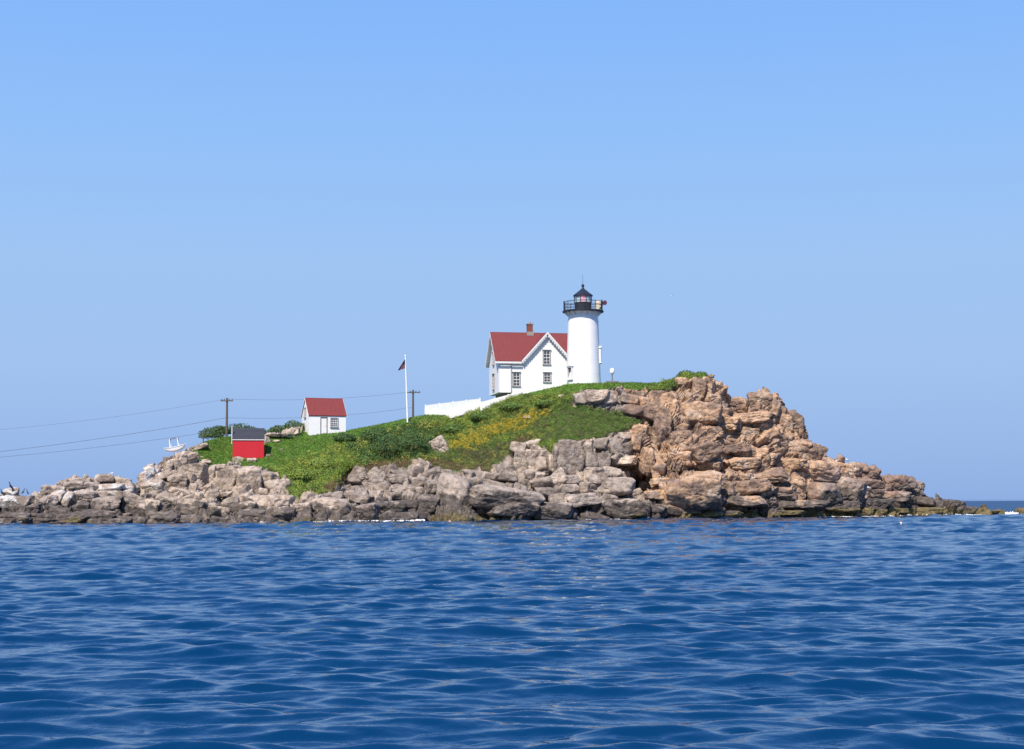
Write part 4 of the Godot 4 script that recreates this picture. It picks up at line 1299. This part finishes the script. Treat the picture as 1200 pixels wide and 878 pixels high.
func bird(label: String, where: Vector3, turn: float, dark: bool, group: String, size := 1.0) -> void:
	var t := thing("cormorant" if dark else "gull", label, "bird", where, turn, group)
	var st := st_new(true)
	# body as one skin of rings along a bent spine: tail, back, breast, neck, head
	var spine: Array
	if dark: spine = [[-0.30, 0.10, 0.02], [-0.2, 0.16, 0.05], [-0.08, 0.26, 0.1], [0.02, 0.38, 0.11], [0.08, 0.5, 0.07], [0.1, 0.62, 0.042], [0.12, 0.72, 0.042], [0.17, 0.77, 0.045], [0.23, 0.77, 0.02]]
	else: spine = [[-0.36, 0.2, 0.015], [-0.26, 0.22, 0.05], [-0.12, 0.24, 0.1], [0.02, 0.26, 0.12], [0.13, 0.31, 0.09], [0.18, 0.38, 0.06], [0.21, 0.43, 0.06], [0.26, 0.44, 0.045], [0.29, 0.43, 0.02]]
	var rings := []
	for k in spine.size():
		var q: Array = spine[k]
		var q0: Array = spine[maxi(k - 1, 0)]
		var q1: Array = spine[mini(k + 1, spine.size() - 1)]
		var d := Vector3(q1[0] - q0[0], q1[1] - q0[1], 0).normalized()
		var up := Vector3(-d.y, d.x, 0)
		var ring := []
		for e in 8:
			var w := TAU * e / 8
			ring.append((Vector3(q[0], q[1], 0) + up * cos(w) * q[2] + Vector3(0, 0, sin(w) * q[2])) * size)
		rings.append(ring)
	for k in rings.size() - 1:
		for e in 8:
			quad(st, rings[k][e], rings[k][(e + 1) % 8], rings[k + 1][(e + 1) % 8], rings[k + 1][e])
	obj("body", done(st), mats.black if dark else mats.white, t)
	var head: Array = spine[spine.size() - 1]
	obj("beak", barmesh(Vector3(head[0] - 0.02, head[1], 0) * size, Vector3(head[0] + 0.07, head[1] - 0.01, 0) * size, 0.014 * size, 0.004, 5), mat(lin(0.5, 0.3, 0.05), 0.5), t)
	for z: float in [-0.04, 0.04]:
		obj("leg", barmesh(Vector3(0, -0.02, z) * size, Vector3(0, 0.2, z) * size, 0.01 * size, -1, 5), mat(lin(0.4, 0.25, 0.15), 0.6), t)
	if not dark:
		for s: float in [-1.0, 1.0]:
			var ws := st_new(true)
			ball(Vector3(-0.1, 0.27, 0.09 * s) * size, Vector3(0.24, 0.06, 0.035) * size, ws, 10, 6)
			obj("wing", done(ws), mat(lin(0.36, 0.38, 0.4), 0.7), t)

func surface(px: float, py: float) -> Vector3:
	return at(px, py, depth_of(px, py) - 0.4)

func build_small() -> void:
	bird("black cormorant upright on the topmost white splashed rock", at(12.5, 574.5, 163.0), 200, true, "birds resting on the rocks", 1.1)
	bird("dark cormorant low on the splashed rock behind its crest", at(27, 579.5, 163.5), 30, true, "birds resting on the rocks", 0.8)
	bird("dark cormorant at the far edge of the splashed rock", at(32, 580, 163.5), 160, true, "birds resting on the rocks", 0.75)
	bird("dark cormorant crouching by the low western waterline rocks", at(2, 581, 162), 180, true, "birds resting on the rocks", 0.9)
	bird("white gull standing on the skyline of the eastern rocks", at(993, 541.5, 204.6), 200, false, "gulls on the crag", 1.0)
	bird("white gull sitting on orange ledges just below the eastern skyline", at(979, 543.5, 202.5), 20, false, "gulls on the crag", 1.0)
	bird("white gull on the dark face above the weed line", at(1018, 574, 199), 170, false, "gulls on the crag", 1.0)
	bird("white gull standing midway up the orange crag", at(872, 551, 192), 10, false, "gulls on the crag", 0.9)
	bird("white gull on a ledge of the orange crag under the summit", at(904, 503.5, 196.5), 190, false, "gulls on the crag", 1.0)
	bird("white gull perched on the pinnacle rocks of the low western spit", at(130, 557.5, 167), 20, false, "gulls on the western spit", 0.8)
	# lobster buoys
	for q in [[1056.5, 616.5, "white lobster buoy floating off the weedy east point", true], [527.5, 613.5, "faded pink lobster buoy floating close under the shore rocks", false]]:
		var d: float = EYE * F / (q[1] - (589.6 - (q[0] - 600.0) * 0.00436))
		var p := at(q[0], q[1], d)
		p.y = 0.0
		var t := thing("lobster_buoy", q[2], "buoy", p, 0, "lobster buoys")
		t.rotation_degrees.z = 14
		obj("float", lathe([Vector2(0, -0.25), Vector2(0.09, -0.2), Vector2(0.15, 0.0), Vector2(0.15, 0.2), Vector2(0.08, 0.3), Vector2(0, 0.32)], 14), mats.white if q[3] else mat(lin(0.55, 0.32, 0.27), 0.6), t)
		obj("spindle", barmesh(Vector3(0, 0.3, 0), Vector3(0, 0.55, 0), 0.02), mat(lin(0.6, 0.2, 0.05), 0.6), t)
	# small flying gull far out
	var g := thing("flying_gull", "small gull in flight high in the clear sky", "bird", at(787, 347, 230), 20)
	var st := st_new(true)
	for s: float in [-1.0, 1.0]:
		quad(st, Vector3(-0.09, 0, 0), Vector3(0.09, 0, 0), Vector3(0.07, 0.16, 0.36 * s), Vector3(-0.05, 0.16, 0.36 * s))
		quad(st, Vector3(-0.05, 0.16, 0.36 * s), Vector3(0.07, 0.16, 0.36 * s), Vector3(-0.03, 0.05, 0.72 * s), Vector3(-0.06, 0.05, 0.72 * s))
	obj("wing", done(st), mat(lin(0.3, 0.31, 0.33), 0.7), g)
	st = st_new(true)
	ball(Vector3.ZERO, Vector3(0.27, 0.07, 0.07), st, 12, 8)
	obj("body", done(st), mats.white, g)
	g.rotation_degrees = Vector3(0, 60, 10)
	# boulders lying in the green
	lone_boulder(515, 524, 20, 26, "pale grey boulder standing among dark bushes on the slope", 0.9, 0.5)
	lone_boulder(659, 464.5, 9, 4.5, "small flat pale stone on the lawn below the lighthouse", 0.6)
	lone_boulder(278, 539.5, 15, 8.5, "brownish stone under the left corner of red shed", -0.1)
	lone_boulder(295, 540, 13, 6, "flat pale pink stone under the right half of red shed", 0.5)
	lone_boulder(312, 517, 10, 11, "pale grey stone leaning at the right side of red shed", 0.4)
	lone_boulder(325, 510, 8, 4, "flat grey stone on the lawn beside the pale outcrop", 0.3)
	lone_boulder(324, 517, 9, 3, "thin flat stone in the lawn between the two sheds", 0.2)
	lone_boulder(330, 527, 5, 2.6, "smallest pale stone in the lawn right of red shed", 0.4)
	lone_boulder(327, 510.5, 36, 6.5, "long pale outcrop on the ridge between the sheds", 0.5)
	lone_boulder(344, 507, 16, 9, "rounded pale rock next to the white shed", 0.6)
	lone_boulder(314, 534, 6, 4, "small dark stone beside the right foot of red shed", -0.8)
	lone_boulder(241, 541, 12, 5, "flat grey stone half sunk in the western lawn edge", 0.2)
	lone_boulder(618, 489, 11, 4, "low stone showing in the goldenrod", 0.2)
	# rock at the right edge of the view
	var where := at(1199, 601, 225)
	var me := stone_mesh(Vector3(2.4, 1.7, 2.0), where, Basis(), 0.4, 0.0, true)
	var o := obj(numbered("boulder"), me, rock_mat, self)
	o.position = where
	tag(o, "brown weedy rock standing alone in the sea past the east point", "boulder")
	# surf
	st = st_new(true)
	var froth := FastNoiseLite.new()
	froth.seed = 77
	froth.frequency = 0.05
	for q in [[385, 498, 612.6, 0.3, 0.11], [1055, 1152, 605.2, 0.3, 0.1], [1164, 1194, 600.5, 0.6, -0.05], [815, 860, 608, 0.15, 0.15], [955, 1005, 607.0, 0.2, 0.1], [290, 385, 613.8, 0.16, 0.16], [680, 730, 610, 0.16, 0.12], [1005, 1055, 606.2, 0.18, 0.1]]:
		var nc := int((q[1] - q[0]) * 1.6)
		var nr := 12
		var far: float = 5.0 if q[0] == 1164 else 1.8
		var net := []
		for c in nc + 1:
			var px: float = lerpf(q[0], q[1], float(c) / nc)
			var d0: float = polyline(SHORE, px) + 0.3 if q[0] != 1164 else 226.0
			var line := []
			for r in nr + 1:
				var d := d0 - far * r / nr
				var p := at(px, 600, d)
				var e := froth.get_noise_2d(p.x * 14.0, p.z * 14.0) * 0.6 + froth.get_noise_2d(p.x * 55.0, p.z * 55.0) * 0.5
				var hump := sin(PI * float(r) / nr)
				p.y = 0.03 + q[3] * hump * maxf(0.05, 0.35 + e)
				line.append([p, e - 0.3 * (1.0 - hump) + 0.12])
			net.append(line)
		for c in nc:
			for r in nr:
				if (net[c][r][1] + net[c + 1][r + 1][1]) * 0.5 < q[4]: continue
				quad(st, net[c][r][0], net[c + 1][r][0], net[c + 1][r + 1][0], net[c][r + 1][0])
	var fm := mat(lin(0.75, 0.75, 0.75), 0.9)
	o = obj("surf_foam", done(st), fm, self)
	tag(o, "white surf breaking along the foot of the rocks", "", "", "stuff")

# ------------------------------------------------------------------ scene
func sky_color(e: float) -> Color:
	# measured up the sky: elevation in degrees -> sRGB
	var stops := [[-90.0, 0.30, 0.42, 0.62], [-1.0, 0.50, 0.64, 0.86], [0.0, 0.563, 0.688, 0.888], [2.0, 0.60, 0.725, 0.912], [5.0, 0.635, 0.761, 0.935], [9.0, 0.625, 0.772, 0.955], [13.0, 0.58, 0.755, 0.972], [18.0, 0.525, 0.72, 0.98], [30.0, 0.385, 0.615, 0.94], [60.0, 0.23, 0.47, 0.84], [90.0, 0.18, 0.40, 0.77]]
	for k in range(1, stops.size()):
		if e <= stops[k][0]:
			var f: float = (e - stops[k - 1][0]) / (stops[k][0] - stops[k - 1][0])
			f = clampf(f, 0, 1)
			return Color(lerpf(stops[k - 1][1], stops[k][1], f), lerpf(stops[k - 1][2], stops[k][2], f), lerpf(stops[k - 1][3], stops[k][3], f))
	return Color(0.22, 0.42, 0.76)

func _ready() -> void:
	# camera
	var cam := Camera3D.new()
	cam.name = "camera"
	cam.position = Vector3(0, EYE, 0)
	view = Basis.from_euler(Vector3(atan(150.6 / F), 0, deg_to_rad(-0.25)))
	cam.basis = view
	cam.fov = rad_to_deg(2.0 * atan(439.0 / F))
	cam.near = 0.5
	cam.far = 60000.0
	add_child(cam)
	# sky and exposure
	var img := Image.create(512, 2048, false, Image.FORMAT_RGBF)
	for y in 2048:
		var e := 90.0 - 180.0 * (y + 0.5) / 2048.0
		img.fill_rect(Rect2i(0, y, 512, 1), sky_color(e).srgb_to_linear() / EXPOSE)
	var pan := PanoramaSkyMaterial.new()
	pan.panorama = ImageTexture.create_from_image(img)
	var sky := Sky.new()
	sky.sky_material = pan
	var env := Environment.new()
	env.background_mode = Environment.BG_SKY
	env.sky = sky
	env.tonemap_mode = Environment.TONE_MAPPER_LINEAR
	env.tonemap_exposure = EXPOSE
	env.sdfgi_enabled = true
	env.ssao_enabled = true
	env.ssil_enabled = true
	var we := WorldEnvironment.new()
	we.name = "world"
	we.environment = env
	add_child(we)
	# sun: behind the viewer, a little to the left, high
	var sun := DirectionalLight3D.new()
	sun.name = "sun"
	var az := deg_to_rad(20.0)
	var el := deg_to_rad(50.0)
	var to_sun := Vector3(-sin(az) * cos(el), sin(el), cos(az) * cos(el))
	sun.basis = Basis.looking_at(-to_sun, Vector3.UP)
	sun.light_energy = 1.35
	sun.light_color = Color(1.0, 0.955, 0.89)
	sun.light_angular_distance = 0.5
	sun.shadow_enabled = true
	add_child(sun)

	rng.seed = 2024
	nz.seed = 5
	nz.frequency = 0.01
	nz.fractal_octaves = 3
	crack.seed = 9
	crack.frequency = 0.01
	crack.noise_type = FastNoiseLite.TYPE_CELLULAR
	crack.cellular_return_type = FastNoiseLite.RETURN_DISTANCE2_SUB
	crack.fractal_type = FastNoiseLite.FRACTAL_NONE
	var t0 := Time.get_ticks_msec()
	make_mats()
	build_sea()
	print("sea ", Time.get_ticks_msec() - t0)
	build_island()
	print("island ", Time.get_ticks_msec() - t0)
	build_ico()
	build_rocks()
	print("rocks ", Time.get_ticks_msec() - t0)
	build_lighthouse()
	build_house()
	build_sheds()
	picket_fence("white picket fence on the ridge, far side of the fenced corner", at(498.5, 487, 201), at(562.5, 479, 202.5), 1.35)
	picket_fence("white picket fence closing the lower end of the fenced corner", at(498.5, 487, 200.9), at(528, 488.5, 198.3), 0.95)
	picket_fence("white picket fence climbing from the fenced corner, half hidden by bushes", at(528, 488.5, 198.2), at(562.5, 478.5, 198.0), 1.1)
	picket_fence("low white picket fence running up to the house front", at(563.5, 479.5, 197.2), at(612, 466.5, 195.6), 0.9)
	build_poles()
	build_small()
	print("things ", Time.get_ticks_msec() - t0)
	build_green()
	print("green ", Time.get_ticks_msec() - t0)
